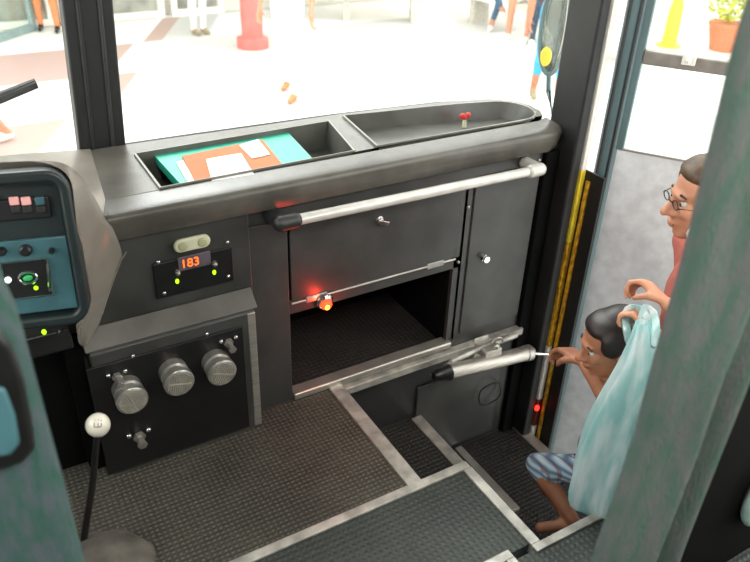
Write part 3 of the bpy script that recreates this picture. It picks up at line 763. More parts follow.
# ================================================================== driver's seat and curtain
st_ = thing('driver_seat', 'teal woven driver seat with black side trim at the lower left corner', 'seat', (-.25, -.9, 0))
YS = -.93
def seatx(px, py): return ony(px, py, YS)
edge = [seatx(-14, 262), seatx(-2, 285), seatx(14, 315), seatx(27, 342), seatx(45, 410), seatx(62, 472), seatx(85, 560), seatx(98, 610)]
bm = B(); TH = .10
top = edge[0]
poly = [V((-.48, YS, .55)), V((-.48, YS, edge[0].z-.02)), V((-.40, YS, edge[0].z+.05)), V((-.1, YS, edge[0].z+.05))]+edge+[V((edge[-1].x, YS, .50))]
prism(bm, poly, V((0, TH, 0)))
obj('backrest', bm, 'fab', st_, bevel=.018, ang=80)
# black side trim, in front of the fabric
q = [seatx(-20, 330), seatx(-4, 322), seatx(10, 338), seatx(22, 372), seatx(30, 412), seatx(34, 440), seatx(22, 455), seatx(-4, 463), seatx(-25, 465)]
bm = B(); prism(bm, [p-V((0, .004, 0)) for p in q], V((0, -.012, 0))); tr = obj('side_trim', bm, 'black', st_, bevel=.006)
q = [seatx(-20, 372), seatx(2, 376), seatx(12, 402), seatx(17, 430), seatx(8, 441), seatx(-22, 446)]
bm = B(); prism(bm, [p-V((0, .017, 0)) for p in q], V((0, -.006, 0))); obj('trim_inset', bm, 'teal', tr, bevel=.004)
bm = B(); bx(bm, -.46, -.02, -.9, -.42, .38, .50); obj('cushion', bm, 'fab', st_, bevel=.03)
bm = B(); bx(bm, -.36, -.12, -.85, -.50, 0, .38); obj('pedestal', bm, 'black', st_, bevel=.01)

# curtain: gathered folds, hangs from above
YC = -1.17
cu = thing('curtain', 'gathered grey green curtain hanging in the right foreground', 'curtain', ony(650, 560, YC))
def cpt(s, z):     # s 0..1 across, z height
    return s, z
levels = [(1.9, 780, None)]
bm = B(); rowsN = 44; colsN = 46; last = []
zt, zb2 = 1.62, .33
LE = [(737, 68), (709, 190), (686, 285), (662, 370), (642, 450), (622, 508), (602, 562)]
LEp = [ony(a, b, YC) for a, b in LE]
REp = [ony(a, b, YC) for a, b in [(752, 345), (742, 370), (722, 418), (701, 472), (688, 507), (670, 558)]]
def edgex(z, E_):
    if z >= E_[0].z: return E_[0].x
    for a, b in zip(E_, E_[1:]):
        if b.z <= z <= a.z: t = (a.z-z)/(a.z-b.z); return a.x+(b.x-a.x)*t
    return E_[-1].x
def lex(z): return edgex(z, LEp)
loopfront = []
grid = []
for i in range(rowsN):
    z = zt+(zb2-zt)*i/(rowsN-1); x0 = lex(z)+.011; wdt = edgex(z, REp)-x0+max(0, min(.07, (z-REp[0].z)*.35))
    row = []
    for side in (0, 1):
        for j in range(colsN):
            s = j/(colsN-1); s = s if side == 0 else 1-s
            fold = .015*math.sin(s*13+1.0*math.sin(z*1.6))+.004*math.sin(s*31+z*2.2)
            endr = math.sqrt(max(0, 1-(2*s-1)**2))**.7
            y = YC+(fold-.022*endr if side == 0 else fold+.022*endr)
            row.append(bm.verts.new((x0+wdt*s, y, z)))
    grid.append(row)
for i in range(rowsN-1):
    m = len(grid[0])
    for j in range(m): bm.faces.new((grid[i][j], grid[i][(j+1) % m], grid[i+1][(j+1) % m], grid[i+1][j]))
bmesh.ops.remove_doubles(bm, verts=bm.verts, dist=1e-5)
obj('cloth', bm, 'fabc', cu, ang=80)
bm = B(); tube(bm, [(LEp[0].x-.1, YC, 1.63), (LEp[0].x+.5, YC, 1.63)], .012, 10); obj('curtain_rod', bm, 'steel', cu)

# dark partition behind the curtain with a round vent
pl0 = ony(676, 420, -.86)
zt2 = ony(752, 330, -.9).z
pt = thing('partition', 'dark partition panel behind the curtain at the right edge', 'partition', (1.35, -.88, 0))
xl = ony(672, 470, -1.03).x
bm = B(); bx(bm, xl, 1.62, -1.03, -1.0, .006, .72); obj('panel', bm, 'void', pt, bevel=.006)
bm = B(); tube(bm, [(xl, -1.015, .0), (xl, -1.015, .72), (1.6, -1.015, .72)], .014, 10); obj('frame', bm, 'black', pt)
c = ony(768, 492, -1.045)
bm = B()
cpts = []
tube(bm, [c+X_*(.066*math.cos(t))+Z_*(.088*math.sin(t)) for t in [2*PI*i/36 for i in range(36)]], .010, 12, True); obj('vent_ring', bm, mat('grey_green_ring', srgb(140, 168, 160), .4), pt)
bm = B(); bmesh.ops.create_circle(bm, cap_ends=True, segments=36, radius=.064, matrix=Matrix.Translation(c+V((0, .004, 0))) @ Matrix.Rotation(PI/2, 4, 'X') @ Matrix.Diagonal((1, 1.42, 1, 1)))
r = bmesh.ops.extrude_face_region(bm, geom=bm.faces[:]); bmesh.ops.translate(bm, verts=[v for v in r['geom'] if isinstance(v, bmesh.types.BMVert)], vec=(0, .010, 0))
obj('vent_face', bm, mat('brown_mesh', srgb(92, 76, 68), .8), pt)

# ================================================================== OUTSIDE
bm = B(); bx(bm, -12, 30, -8, 26, GZ-.1, GZ); struct('ground', bm, 'pave', smooth=False)
# terminal wall and shop windows
YW = 9.55
bm = B(); bx(bm, -6, 16, YW+.12, YW+.3, GZ, 3.2); struct('wall_terminal', bm, 'wall', smooth=False)
bm = B(); bx(bm, 15.8, 16, -4, YW+.1, GZ, 2.2); struct('wall_side_street', bm, 'wall', smooth=False)
def shopwin(idx, x0, x1):
    t = thing('window_%d' % idx, None, None, ((x0+x1)/2, YW, GZ)); t['kind'] = 'structure'
    w = .09
    bm = B(); ringprism(bm, [(x0, GZ), (x1, GZ), (x1, 1.4), (x0, 1.4)], [(x0+w, GZ+w), (x1-w, GZ+w), (x1-w, 1.4-w), (x0+w, 1.4-w)], V((0, YW, 0)), X_, Z_, NY, -.1, .02); obj('frame', bm, 'whitep', t, bevel=.01)
    bm = B(); bx(bm, x0+w, x1-w, YW+.05, YW+.06, GZ+w, 1.4-w); obj('pane', bm, mat('shop_glass_%d' % idx, srgb(150, 150, 140), .15, var=.3, scale=3), t)
shopwin(2, -1.4, .35); shopwin(3, .45, 1.55); shopwin(4, 1.62, 3.05); shopwin(5, 3.15, 3.95)
# glass door frame nearer on the left
tdoor = thing('door_3', None, None, (.6, 8.4, GZ)); tdoor['kind'] = 'structure'
pA, pB = onz(-30, 52, GZ), onz(36, 30, GZ); du = (pB-pA).normalized(); dn = Z_.cross(du)
bm = B(); Ld = (pB-pA).length
ringprism(bm, [(0, 0), (Ld, 0), (Ld, 2.1), (0, 2.1)], [(.09, .10), (Ld-.09, .10), (Ld-.09, 2.0), (.09, 2.0)], pA, du, Z_, dn, -.03, .03); obj('frame', bm, mat('grey_green_frame', srgb(130, 150, 148), .5), tdoor, bevel=.008)
bm = B(); fbox(bm, pA, du, Z_, dn, .09, Ld-.09, .1, 2.0, -.003, .003); obj('pane', bm, 'glass', tdoor, smooth=False)
bm = B(); bx(bm, -8, 18, 7.9, 10.2, 2.7, 2.8); struct('ceiling_shade_canopy', bm, 'wall', smooth=False)  # unseen canopy, added to shade the pavement along the terminal
# red column
c = onz(253, 47, GZ)
bm = B(); lathe(bm, c, Z_, [(0, .20), (.12, .20), (.14, .135), (3.6, .135)], 32); o = obj('column', bm, 'redcol'); tag(o, 'round red painted column on the terminal pavement', 'column')
# bench walls
def bench(name, label, p, q, h=.45):
    d = (q-p).normalized(); nn = Z_.cross(d); L_ = (q-p).length; t = thing(name, label, 'bench', (p+q)/2)
    bm = B(); fbox(bm, p, d, Z_, nn, 0, L_, h-.09, h, -.05, .42); obj('seat', bm, 'whitep', t, bevel=.01)
    k = max(2, int(L_/1.2))
    for i in range(k+1):
        u = .1+(L_-.3)*i/k; bm = B(); fbox(bm, p, d, Z_, nn, u, u+.10, 0, h-.09, .03, .35); obj('leg', bm, mat('bench_leg_%s_%d' % (name, i), srgb(190, 186, 176), .7), t)
    bm = B(); fbox(bm, p, d, Z_, nn, 0, L_, h, h+.5, .36, .42); obj('backrest', bm, 'wall', t)
bench('bench', 'long white bench across the terminal behind the bus', onz(268, 20, GZ), onz(424, 24, GZ))
bench('bench', 'white bench on the right with people sitting on it', onz(462, 22, GZ), onz(590, 62, GZ)+V((.3, -.4, 0)))

# ------------------------------------------------------------------ people
def evalmesh(o):
    dg = bpy.context.evaluated_depsgraph_get(); dg.update()
    return bpy.data.meshes.new_from_object(o.evaluated_get(dg))

def segdist(p, a, b):
    d = b-a; t = max(0, min(1, (p-a).dot(d)/max(d.length_squared, 1e-9))); return (p-(a+d*t)).length

def blob(name, bm, vox, parent, regions=None, m=None, smooth_it=3):
    """fuse a heap of volumes into one continuous skin; regions = [(a,b,radius,matname)] paints faces by nearest bone"""
    org = wpos(parent); bmesh.ops.translate(bm, verts=bm.verts, vec=-org)
    me = bpy.data.meshes.new(name); bm.to_mesh(me); bm.free()
    o = bpy.data.objects.new(name, me); COL.objects.link(o)
    r = o.modifiers.new('r', 'REMESH'); r.mode = 'VOXEL'; r.voxel_size = vox; r.use_smooth_shade = True
    s = o.modifiers.new('s', 'SMOOTH'); s.iterations = smooth_it; s.factor = .5
    nm = evalmesh(o); o.modifiers.clear(); old = o.data; o.data = nm; bpy.data.meshes.remove(old); nm.name = name
    if regions:
        names = []
        for rr in regions:
            if rr[3] not in names: names.append(rr[3])
        nm.materials.clear()
        for k_ in names: nm.materials.append(M[k_])
        rg = [(V(a)-org, V(b)-org, rad, names.index(k_)) for a, b, rad, k_ in regions]
        for p in nm.polygons:
            c = p.center; p.material_index = min(rg, key=lambda g: segdist(c, g[0], g[1])-g[2])[3]
    else:
        nm.materials.clear(); nm.materials.append(M[m])
    nm.polygons.foreach_set('use_smooth', [True]*len(nm.polygons))
    o.parent = parent
    return o

def hand_vol(bm, wrist, d, nrm, s, curl, side, thumb_in=.5, spread=.12):
    """d: direction of the hand, nrm: palm normal (fingers curl towards it), side: +1/-1 where the thumb sits"""
    d = d.normalized(); nrm = (nrm-d*nrm.dot(d)).normalized(); lat = d.cross(nrm)*side
    L_ = .095*s
    for k in range(4):
        t = (k-1.5)/1.5; base = wrist+d*L_+lat*(.030*s*(-t)); capsule(bm, wrist+d*.012*s+lat*(.014*s*(-t)), base, .014*s, .0115*s, 10)
        seg = [.042, .028, .020]; ln = [.93, 1.0, 1.05, .82][3-k] if side else 1
        p = base; ang = 0; fd = (d+lat*(-t*spread)).normalized()
        for q, l in enumerate(seg):
            ang += math.radians(curl*(.8, 1.1, .7)[q])
            v = fd*math.cos(ang)+nrm*math.sin(ang); e = p+v*l*s*ln; capsule(bm, p, e, (.0095-.0008*q)*s, (.0088-.0009*q)*s, 8); p = e
    b0 = wrist+d*.022*s+lat*.020*s; b1 = b0+(d*.6+lat*.75+nrm*.35).normalized()*.040*s
    b2 = b1+(d*.8+lat*(.3-thumb_in)+nrm*(.3+thumb_in)).normalized()*.030*s; b3 = b2+(d*.7-lat*thumb_in+nrm*(.3+thumb_in)).normalized()*.022*s
    for a, b, r0, r1 in ((b0, b1, .014, .012), (b1, b2, .0115, .010), (b2, b3, .010, .008)): capsule(bm, a, b, r0*s, r1*s, 8)

def head_vol(bm, c, f, s):
    """c: centre of the skull, f: facing (horizontal-ish), s: head height /.23"""
    f = f.normalized(); r = f.cross(Z_).normalized(); u = r.cross(f).normalized()
    rot = Matrix((f, r, u)).transposed()
    E_ = lambda a, b, c2, x, y, z: ell(bm, c+f*a*s+r*b*s+u*c2*s, x*s, y*s, z*s, rot, 16)
    E_(-.012, 0, .030, .095, .076, .086)       # skull
    E_(.020, 0, -.030, .066, .060, .078)       # face
    E_(.052, 0, -.090, .026, .028, .020)       # chin
    E_(.030, 0, -.072, .045, .050, .035)       # jaw
    E_(.078, 0, .018, .014, .045, .012)        # brow
    capsule(bm, c+f*.084*s+u*.002*s, c+f*.108*s-u*.030*s, .009*s, .012*s, 10)   # nose
    for k in (-1, 1):
        E_(.092, k*.011, -.034, .010, .008, .007)
        E_(.062, k*.034, -.020, .024, .020, .022)   # cheeks
        E_(-.006, k*.078, -.008, .018, .010, .030)   # ears
    E_(.084, 0, -.056, .012, .022, .006); E_(.082, 0, -.068, .012, .019, .006)  # lips
    return f, r, u

def face_parts(par, c, f, r, u, s, lidskin='skin'):
    for k in (-1, 1):
        e = c+f*.0715*s+r*k*.029*s+u*.001*s
        bm = B(); ell(bm, e, .0105*s, seg=14); eo = obj('eye', bm, 'eye', par)
        bm = B(); ell(bm, e+f*.0068*s, .0055*s, seg=12); obj('iris', bm, 'iris', eo)
        bm = B(); tube(bm, [e+f*.010*s+u*.021*s-r*k*.014*s, e+f*.012*s+u*.026*s, e+f*.004*s+u*.022*s+r*k*.018*s], [.0025*s, .0035*s, .002*s], 6); obj('eyebrow', bm, 'hair', par)
    bm = B(); tube(bm, [c+f*.090*s-u*.0615*s+r*k*.018*s-f*abs(k)*.006*s for k in (-1, -.5, 0, .5, 1)], .0028*s, 6); obj('mouth', bm, mat('lip', srgb(150, 70, 62), .5), par)

def figure(name, label, J, h, cols, facing, vox=.012, group=None, hands=None, hair='hair', face=False, long_hair=False, skinm='skin', hs=1):
    """J joints in world coords; h: body scale (1 = adult)"""
    root = thing(name, label, 'person', (J['pelvis'].x, J['pelvis'].y, min(J['ankL'].z, J['ankR'].z)-.06*h), group)
    bm = B(); s = h
    P, C_, N_ = J['pelvis'], J['chest'], J['neck']
    fac = V(facing).normalized(); rt = fac.cross(Z_).normalized()
    R_ = Matrix((fac, rt, Z_)).transposed()
    ell(bm, P, .115*s, .165*s, .13*s, R_); ell(bm, P.lerp(C_, .5), .10*s, .145*s, .16*s, R_); ell(bm, C_, .115*s, .17*s, .17*s, R_)
    capsule(bm, P, C_, .12*s, .12*s)
    capsule(bm, C_+V((0, 0, .08*s)), N_, .07*s, .05*s); capsule(bm, N_, J['head']-V((0, 0, .06*s*hs)), .048*s, .046*s)
    regs = [(P, C_, .14*s, cols['top']), (C_, C_+V((0, 0, .13*s)), .12*s, cols['top']), (N_, J['head'], .07*s, skinm), (J['head']-V((0, 0, .08)), J['head'], .10*s*hs, skinm)]
    for sd in ('L', 'R'):
        S, E2, H_ = J['sh'+sd], J['el'+sd], J['wr'+sd]
        capsule(bm, C_+V((0, 0, .08*s)), S, .075*s, .055*s)
        capsule(bm, S, E2, .05*s, .038*s); capsule(bm, E2, H_, .037*s, .024*s)
        regs += [(S, S.lerp(E2, .8 if cols.get('sleeve') == 'long' else .55), .05*s, cols['top']), (S.lerp(E2, .75), E2, .035*s, skinm if cols.get('sleeve') != 'long' else cols['top'])]
        if cols.get('sleeve') == 'long': regs.append((E2, H_, .03*s, cols['top']))
        else: regs.append((E2, H_, .03*s, skinm))
        hd = (H_-E2).normalized()
        if hands and sd in hands:
            d, nn, cu_, side, th, sc = hands[sd]; hand_vol(bm, H_, V(d), V(nn), sc, cu_, side, th)
        else: hand_vol(bm, H_, hd, fac.cross(hd)+fac*.2, s, 22, 1 if sd == 'L' else -1)
        regs.append((H_, H_+hd*.15*s, .03*s, skinm))
        hip, K, A = P+rt*(.09*s if sd == 'R' else -.09*s)-V((0, 0, .04*s)), J['kn'+sd], J['ank'+sd]
        capsule(bm, hip, K, .088*s, .058*s); capsule(bm, K, A, .056*s, .036*s)
        ell(bm, K.lerp(A, .3)-fac*.012*s, .055*s, .05*s, .10*s)
        ft = J.get('toe'+sd, A+fac*.15*s-V((0, 0, .045*s))); capsule(bm, A-V((0, 0, .03*s)), A.lerp(ft, .3)-V((0, 0, .02*s)), .036*s, .038*s); capsule(bm, A-fac*.03*s-V((0, 0, .03*s)), ft, .032*s, .026*s)
        leg = cols['leg']; cut = cols.get('legcut', 1.0)     # fraction of knee->ankle that is covered
        if cut >= 0: regs += [(hip, K, .075*s, leg), (K, K.lerp(A, max(.01, cut)), .05*s, leg)]
        else: regs += [(hip, hip.lerp(K, 1+cut), .075*s, leg), (hip.lerp(K, 1.1+cut), K, .055*s, skinm)]
        if cut < 1: regs.append((K.lerp(A, max(0, cut)+.05), A, .045*s, skinm))
        regs.append((A-V((0, 0, .03*s)), ft, .045*s, cols.get('shoe', 'black')))
    f, r, u = head_vol(bm, J['head'], V(J.get('look', facing)), s*hs)
    blob('body', bm, vox, root, regs)
    hb_ = B(); c = J['head']; k = s*hs; rot = Matrix((f, r, u)).transposed()
    ell(hb_, c-f*.028*k+u*.040*k, .090*k, .081*k, .084*k, rot); ell(hb_, c-f*.045*k+u*.01*k, .060*k, .078*k, .080*k, rot); ell(hb_, c+f*.010*k+u*.090*k, .055*k, .060*k, .022*k, rot)
    if long_hair: capsule(hb_, c-f*.08*k, c-f*.10*k-u*.10*k, .05*k, .04*k); ell(hb_, c-f*.105*k+u*.0*k, .05*k)
    ell(hb_, c+f*.036*k+u*.074*k, .040*k, .062*k, .030*k, rot)
    for q in (-1, 1): ell(hb_, c+f*.012*k+r*q*.066*k+u*.040*k, .045*k, .020*k, .045*k, rot)
    blob('hair', hb_, max(.005, vox*.6), root, m=hair)
    if face: face_parts(root, c, f, r, u, k)
    return root, f, r, u

def standing(base, facing, h, arms=None, stride=.05):
    f = V(facing).normalized(); r = f.cross(Z_).normalized(); b = V(base)
    g = lambda a, l, z: b+f*a*h+r*l*h+V((0, 0, z*h))
    J = dict(pelvis=g(0, 0, .95), chest=g(0, 0, 1.27), neck=g(0, 0, 1.47), head=g(.02, 0, 1.63), shL=g(0, -.19, 1.40), shR=g(0, .19, 1.40),
             elL=g(-.03, -.25, 1.12), elR=g(-.03, .25, 1.12), wrL=g(.06, -.27, .87), wrR=g(.06, .27, .87),
             knL=g(stride*.6+.02, -.10, .50), knR=g(-stride*.3+.02, .10, .50), ankL=g(stride, -.11, .08), ankR=g(-stride*1.4, .11, .08))
    if arms: J.update({k: b+f*a*h+r*l*h+V((0, 0, z*h)) for k, (a, l, z) in arms.items()})
    return J

def seated(base, facing, h, z=.45, cross=False):
    f = V(facing).normalized(); r = f.cross(Z_).normalized(); b = V(base)
    g = lambda a, l, q: b+f*a*h+r*l*h+V((0, 0, q*h))
    z0 = z/h
    J = dict(pelvis=g(0, 0, z0+.11), chest=g(-.05, 0, z0+.43), neck=g(-.04, 0, z0+.63), head=g(0, 0, z0+.79), shL=g(-.05, -.19, z0+.56), shR=g(-.05, .19, z0+.56),
             elL=g(.04, -.24, z0+.28), elR=g(.04, .24, z0+.28), wrL=g(.26, -.13, z0+.20), wrR=g(.26, .13, z0+.20),
             knL=g(.44, -.13, z0+.07), knR=g(.44, .13, z0+.07), ankL=g(.46, -.12, .08), ankR=g(.40, .14, .08))
    if cross: J['knR'] = g(.44, .0, z0+.16); J['ankR'] = g(.50, -.18, z0-.16); J['ankL'] = g(.44, -.02, .08)
    return J
def put(px, py): return onz(px, py, GZ)

# --- bystanders on the pavement
b = put(-2, 40); b = V((b.x, b.y, GZ))
J = standing(b+V((.15, .9, 0)), (.3, -1, 0), .78)
figure('person', 'person in bright light blue clothes behind the left glass door', J, .78, dict(top='blue', leg='blue', legcut=.1, shoe='wcloth'), (.3, -1, 0), .014)
b = put(50, 31); J = standing(b, (-.3, -1, 0), 1.0)
figure('person', 'person in light blue and orange trousers walking beside the left pillar', J, 1.0, dict(top='blue', leg='orangec'), (-.3, -1, 0), .014)
b = put(200, 34); J = standing(b, (.2, -1, 0), 1.0, stride=.02)
for k_, dx in (('ankL', .10), ('ankR', -.06), ('knL', .06), ('knR', -.03)): J[k_] += V((-dx*.6, 0, 0))
figure('person', 'person in white trousers standing left of the red column', J, 1.0, dict(top='jeans', leg='wcloth', shoe='khaki'), (.2, -1, 0), .014)
b = put(290, 95); J = standing(b, (-.7, -.7, 0), 1.0, stride=.16)
figure('person', 'person in white clothes walking right of the red column', J, 1.0, dict(top='wcloth', leg='wcloth', shoe='orangec'), (-.7, -.7, 0), .014)
b = put(2, 150); J = standing(b+V((-.12, -.0, 0)), (-.9, -.4, 0), .95, stride=.2)
figure('person', 'person with bare tan legs walking past at the left edge', J, .95, dict(top='wcloth', leg='wcloth', legcut=-.6, shoe='wcloth'), (-.9, -.4, 0), .014, skinm='skin')
fs = V((-.75, -.66, 0))
b = put(489, 31)-fs*.44; J = seated(b, fs, 1.0, cross=True)
figure('person', 'seated person in blue jeans with legs crossed, leftmost on the right bench', J, 1.0, dict(top='wcloth', leg='jeans', legcut=.75, shoe='wcloth'), fs, .014)
b = put(512, 41)-fs*.44+V((.05, -.05, 0)); J = seated(b, fs, 1.0)
figure('person', 'seated person in white shorts between two people in jeans', J, 1.0, dict(top='wcloth', leg='wcloth', legcut=-.2, shoe='wcloth'), fs, .014)
b = put(533, 46)-fs*.44+V((.06, -.10, 0)); J = seated(b, fs, 1.0)
figure('person', 'seated person in dark jeans and white shoes, nearest the side mirror', J, 1.0, dict(top='navy', leg='jeansd', shoe='wcloth'), fs, .014)
b = put(541, 106); J = standing(b+V((.15, .12, 0)), (-.5, -.8, 0), 1.0, stride=.1)
figure('person', 'person in orange top and bright blue trousers standing beside the side mirror', J, 1.0, dict(top='orangec', leg='blue', legcut=.5, shoe='khaki'), (-.5, -.8, 0), .014, skinm='skind')

# --- exterior mirror
mc = onx(556, 26, 1.95)
mr = thing('side_mirror', 'oval exterior side mirror seen beside the corner post', 'mirror', mc)
tocam = (CAM-mc); tocam.z = 0; tocam.normalize(); side = tocam.cross(Z_)
bm = B(); pts = []
for i in range(32):
    t = 2*PI*i/32; pts.append(mc+side*(.052*math.cos(t))+Z_*(.175*math.sin(t)))
tube(bm, pts, .007, 8, True); obj('rim', bm, 'seal', mr)
bm = B(); ell(bm, mc-tocam*.025, .05, .02, .17, Matrix((side, tocam, Z_)).transposed()); obj('housing', bm, mat('mirror_shell', srgb(196, 206, 196), .25), mr)
bm = B(); ell(bm, mc-tocam*.004, .05, .005, .17, Matrix((side, tocam, Z_)).transposed()); obj('mirror_glass', bm, mat('silver_mirror', srgb(225, 235, 225), .06, .9, var=.02), mr)
bm = B(); ell(bm, mc+tocam*.004+side*.02-Z_*.11, .022, .006, .035, Matrix((side, tocam, Z_)).transposed()); obj('yellow_marker', bm, 'gold', mr)
bm = B(); tube(bm, [mc-Z_*.17, mc-Z_*.24-side*.01, V((1.70, .12, .66)), V((1.64, .06, .60))], .009, 8); obj('bracket', bm, 'seal', mr)

# --- things seen through the door glass
g = onz(665, 45, GZ)
pb = thing('potted_bush', 'yellow green bush in a terracotta pot beyond the door glass', 'plant', onz(722, 50, GZ))
o_ = wpos(pb); bm = B(); lathe(bm, o_, Z_, [(0, .17), (.30, .24), (.33, .26), (.36, .26)], 20); obj('pot', bm, 'terra', pb)
bm = B()
for i in range(420):
    t = random.random()*2*PI; ph = random.random()**.5; z = .38+random.random()*.75; rr = .42*math.sin(PI*min(1, max(.12, (z-.25)/1.0)))*ph
    c = o_+V((rr*math.cos(t), rr*math.sin(t), z)); a = V((random.uniform(-1, 1), random.uniform(-1, 1), random.uniform(-.3, 1))).normalized(); w = a.cross(V((random.uniform(-1, 1), random.uniform(-1, 1), .3))).normalized()
    v = [bm.verts.new(c), bm.verts.new(c+a*.05+w*.022), bm.verts.new(c+a*.11), bm.verts.new(c+a*.05-w*.022)]; bm.faces.new(v)
obj('foliage', bm, 'leaf', pb, smooth=False)
c = onz(668, 46, GZ); bm = B(); lathe(bm, c, Z_, [(0, .16), (.02, .16), (.04, .10), (.5, .085), (.75, .03), (.76, .0)], 20); o = obj('traffic_cone', bm, 'gold'); tag(o, 'yellow cone on the pavement beyond the door glass', 'cone')
c = onz(790, 62, GZ); bm = B(); bx(bm, c.x-.3, c.x+.3, c.y-.3, c.y+.3, GZ, 3.0); o = obj('brick_pillar', bm, 'terra', bevel=.02); tag(o, 'terracotta pillar outside, beside the curtain top', 'pillar')

# ================================================================== boarding passengers
# woman with glasses
fW = V((-.87, .49, 0)).normalized(); rW = fW.cross(Z_).normalized()
hc = onx(708, 198, 1.49)
base = V((hc.x+.06, hc.y-.03, ZS2)); hz = hc.z-ZS2; h = hz/1.63
g = lambda a, l, z: base+fW*a+rW*l+V((0, 0, z))
J = dict(pelvis=g(0, 0, .95*h), chest=g(.0, 0, 1.25*h), neck=g(.01, 0, 1.46*h), head=hc, shL=g(.03, -.16, 1.37*h), shR=g(.0, .16, 1.37*h),
         knL=g(.03, -.09, .5*h), knR=g(-.02, .09, .5*h), ankL=g(.0, -.10, .08*h), ankR=g(-.04, .10, .08*h))
wR = onx(665, 303, 1.345); eR = onx(700, 313, 1.43)       # upper, empty hand (left arm of the profile)
wH = onx(656, 335, 1.30); eH = onx(690, 392, 1.38)        # hand that carries the bag
J['wrL'] = wR; J['elL'] = eR; J['wrR'] = wH; J['elR'] = eH
J['look'] = fW+V((0, 0, -.1))
wR = onx(668, 305, 1.345); J['wrL'] = wR; upd = (onx(643, 280, 1.345)-wR)
grip = (onx(640, 318, 1.29)-wH)
hands = dict(L=(upd, V((-.35, .3, -.6)), 55, 1, .6, .80), R=(grip, V((-.3, -.1, -.95)), 62, -1, .7, .72))
hsW = .92
wroot, f, r, u = figure('person', 'person wearing glasses and carrying a plastic bag, boarding at the door', J, h, dict(top='pink', leg='navy', shoe='black'), fW, .0055, hands=hands, hair='hairb', face=True, long_hair=True, skinm='skin', hs=hsW/h*1.0)
k = hsW*1.0
bm = B()
for s in (-1, 1):
    e = hc+f*.094*k+r*s*.031*k+u*.001*k
    tube(bm, [e+r*(.018*k*math.cos(t))+u*(.011*k*math.sin(t)) for t in [2*PI*i/20 for i in range(20)]], .0016, 6, True)
    tube(bm, [e+r*s*.021*k, hc+f*.05*k+r*s*.082*k+u*.004*k, hc-f*.005*k+r*s*.084*k+u*.004*k], .0016, 6)
tube(bm, [hc+f*.096*k-r*.010*k, hc+f*.099*k+u*.003*k, hc+f*.096*k+r*.010*k], .0016, 6)
gls = obj('eyeglasses', bm, 'black'); tag(gls, 'thin dark eyeglasses on the boarding person with the bag', 'glasses')
e = onx(693, 233, hc.x-.085)
er = B(); ell(er, e, .016, .012, .017); eo = obj('earring', er, 'paper'); tag(eo, 'large white earring on the boarding person', 'earring')

# child
fC = V((-.82, .40, 0)).normalized(); rC = fC.cross(Z_).normalized()
hcc = onx(612, 343, 1.34)
Jc = dict(head=hcc, neck=hcc-V((0, 0, .125))-fC*.012, chest=onx(623, 413, 1.37), pelvis=onx(603, 454, 1.40))
ch = Jc['chest']
Jc['shR'] = ch+rC*.10+V((0, 0, .075)); Jc['shL'] = ch-rC*.10+V((0, 0, .075))
hand_c = onx(574, 356, 1.33)
Jc['wrL'] = onx(583, 363, 1.325); Jc['elL'] = onx(602, 392, 1.30)
if True:
    Jc['wrR'] = onx(640, 440, 1.36); Jc['elR'] = onx(640, 415, 1.38)
P_ = Jc['pelvis']
Jc['knL'] = onx(540, 470, 1.30); Jc['ankL'] = V((1.26, -.50, ZS1+.06)); Jc['knR'] = onx(572, 500, 1.40); Jc['ankR'] = onx(577, 528, 1.40)
Jc['knL'] = onx(537, 464, 1.27); a_ = onx(566, 527, 1.20); Jc['ankL'] = V((a_.x, a_.y, ZS1+.045)) if False else onz(572, 520, ZS1+.05)
Jc['knR'] = onx(590, 480, 1.38); Jc['ankR'] = onz(600, 525, ZS2+.05) 
Jc['look'] = fC+V((0, 0, -.25))
hh = .60
handsC = dict(L=(hand_c-Jc['wrL'], V((-.2, .2, -.9)), 45, 1, .6, .8))
croot, f, r, u = figure('person', 'small child in blue plaid shorts climbing the bus steps', Jc, hh, dict(top='navy', leg='plaid', legcut=.15, shoe='skin'), fC, .005, hands=handsC, hair='hair', face=True, skinm='skind', hs=.84/hh)

# plastic bag
top_c = onx(641, 322, 1.285)
bg = thing('plastic_bag', 'translucent pale aqua plastic carrier bag held by the boarding person', 'bag', onx(615, 512, 1.24))
right = V((.863, -.504, 0)).normalized(); dep = V((-.504, -.863, 0)).normalized()
prof = [(322, 638, 648, .012), (345, 633, 654, .025), (372, 625, 662, .04), (400, 613, 664, .055), (430, 602, 664, .07), (462, 595, 661, .078), (490, 590, 655, .075), (505, 590, 648, .055), (513, 596, 640, .03)]
bm = B(); rings = []; nb = 56
XB = 1.255
for (py, xa, xb, dp_) in prof:
    pa_, pb_ = onx(xa, py, XB), onx(xb, py, XB); c = (pa_+pb_)/2; hw = (pb_-pa_).length/2*1.08
    z = c.z; rg_ = []
    for i in range(nb):
        t = 2*PI*i/nb; w = 1+.09*math.sin(7*t+z*6)+.05*math.sin(13*t+z*9)
        rg_.append(bm.verts.new(V((c.x, c.y, z))+right*(hw*w*math.cos(t))+dep*(dp_*w*math.sin(t))))
    rings.append(rg_)
for a, b in zip(rings, rings[1:]):
    for i in range(nb): bm.faces.new((a[i], a[(i+1) % nb], b[(i+1) % nb], b[i]))
bm.faces.new(rings[-1])
obj('pouch', bm, 'bag', bg, ang=80, sub=1)
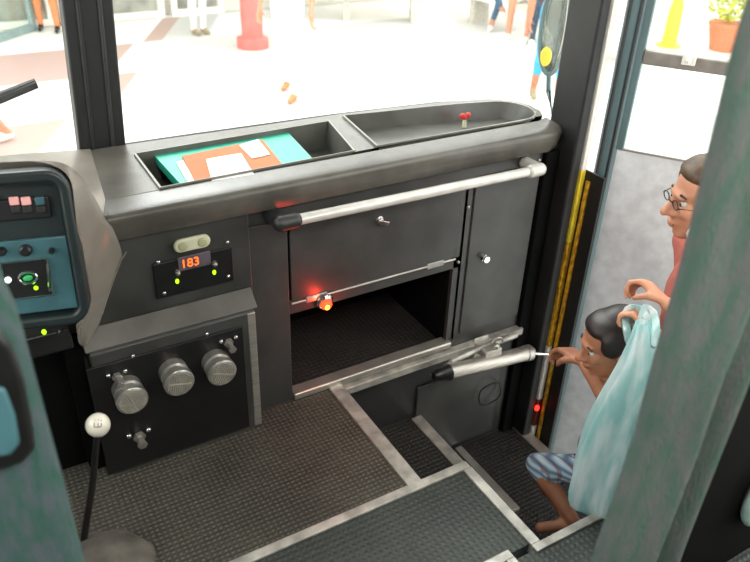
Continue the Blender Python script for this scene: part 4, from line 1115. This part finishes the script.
for s in (0, 1):
    pts = [onx(631+6*s, 350, XB+.01*s), onx(627+12*s, 330, XB+.02*s), onx(624+20*s, 312, XB+.025), onx(632+12*s, 304, XB+.03), onx(645+10*s, 310, XB+.03), onx(652+4*s, 330, XB+.02), onx(654, 350, XB)]
    bm = B()
    for i in range(len(pts)-1):
        pass
    V0 = None
    for i, p in enumerate(pts):
        d = (pts[min(i+1, len(pts)-1)]-pts[max(i-1, 0)]).normalized(); nn = d.cross(dep).normalized()
        cur = [bm.verts.new(p+nn*.012+dep*.002), bm.verts.new(p-nn*.012+dep*.002), bm.verts.new(p-nn*.012-dep*.002), bm.verts.new(p+nn*.012-dep*.002)]
        if V0:
            for j in range(4): bm.faces.new((V0[j], V0[(j+1) % 4], cur[(j+1) % 4], cur[j]))
        else: bm.faces.new(cur)
        V0 = cur
    bm.faces.new(V0)
    obj('handle', bm, 'bag', bg, ang=60, sub=1)

# ================================================================== LIGHT
w = bpy.data.worlds.new('world'); scn.world = w; w.use_nodes = True
bg_ = w.node_tree.nodes['Background']; bg_.inputs[0].default_value = (1.0, 1.0, .985, 1); bg_.inputs[1].default_value = 3.8
def area(name, loc, sx, sy, power, col=(1, 1, 1), rot=(0, 0, 0)):
    l = bpy.data.lights.new(name, 'AREA'); l.shape = 'RECTANGLE'; l.size = sx; l.size_y = sy; l.energy = power; l.color = col
    o = bpy.data.objects.new(name, l); COL.objects.link(o); o.location = loc; o.rotation_euler = rot; return o
# two unseen ceiling lamps added to light the cab (behind and above the camera)
for i, (x, y) in enumerate(((.2, -1.9), (1.0, -1.9))):
    t = thing('fill_ceiling_lamp', ('unseen added ceiling lamp above the driver aisle', 'unseen added ceiling lamp above the doorway aisle')[i], 'lamp', (x, y, 2.0))
    bm = B(); bx(bm, x-.1, x+.1, y-.45, y+.45, 2.01, 2.05); obj('housing', bm, 'whitep', t, bevel=.004)
    bm = B(); bx(bm, x-.07, x+.07, y-.42, y+.42, 2.0, 2.01); obj('diffuser', bm, 'lamp', t)
    area('fill_light', (x, y, 1.985), .14, .84, 22, (1, .96, .9))
sun = bpy.data.lights.new('sun', 'SUN'); sun.energy = 2.6; sun.angle = .5; so_ = bpy.data.objects.new('sun', sun); COL.objects.link(so_)
so_.rotation_euler = V((.12, .85, .85)).to_track_quat('Z', 'Y').to_euler()

scn.view_settings.view_transform = 'Standard'; scn.view_settings.look = 'None'; scn.view_settings.gamma = 1; scn.view_settings.exposure = 0
scn.view_settings.use_curve_mapping = False
scn.cycles.max_bounces = 8; scn.cycles.sample_clamp_indirect = 6
scn.cycles.use_denoising = True
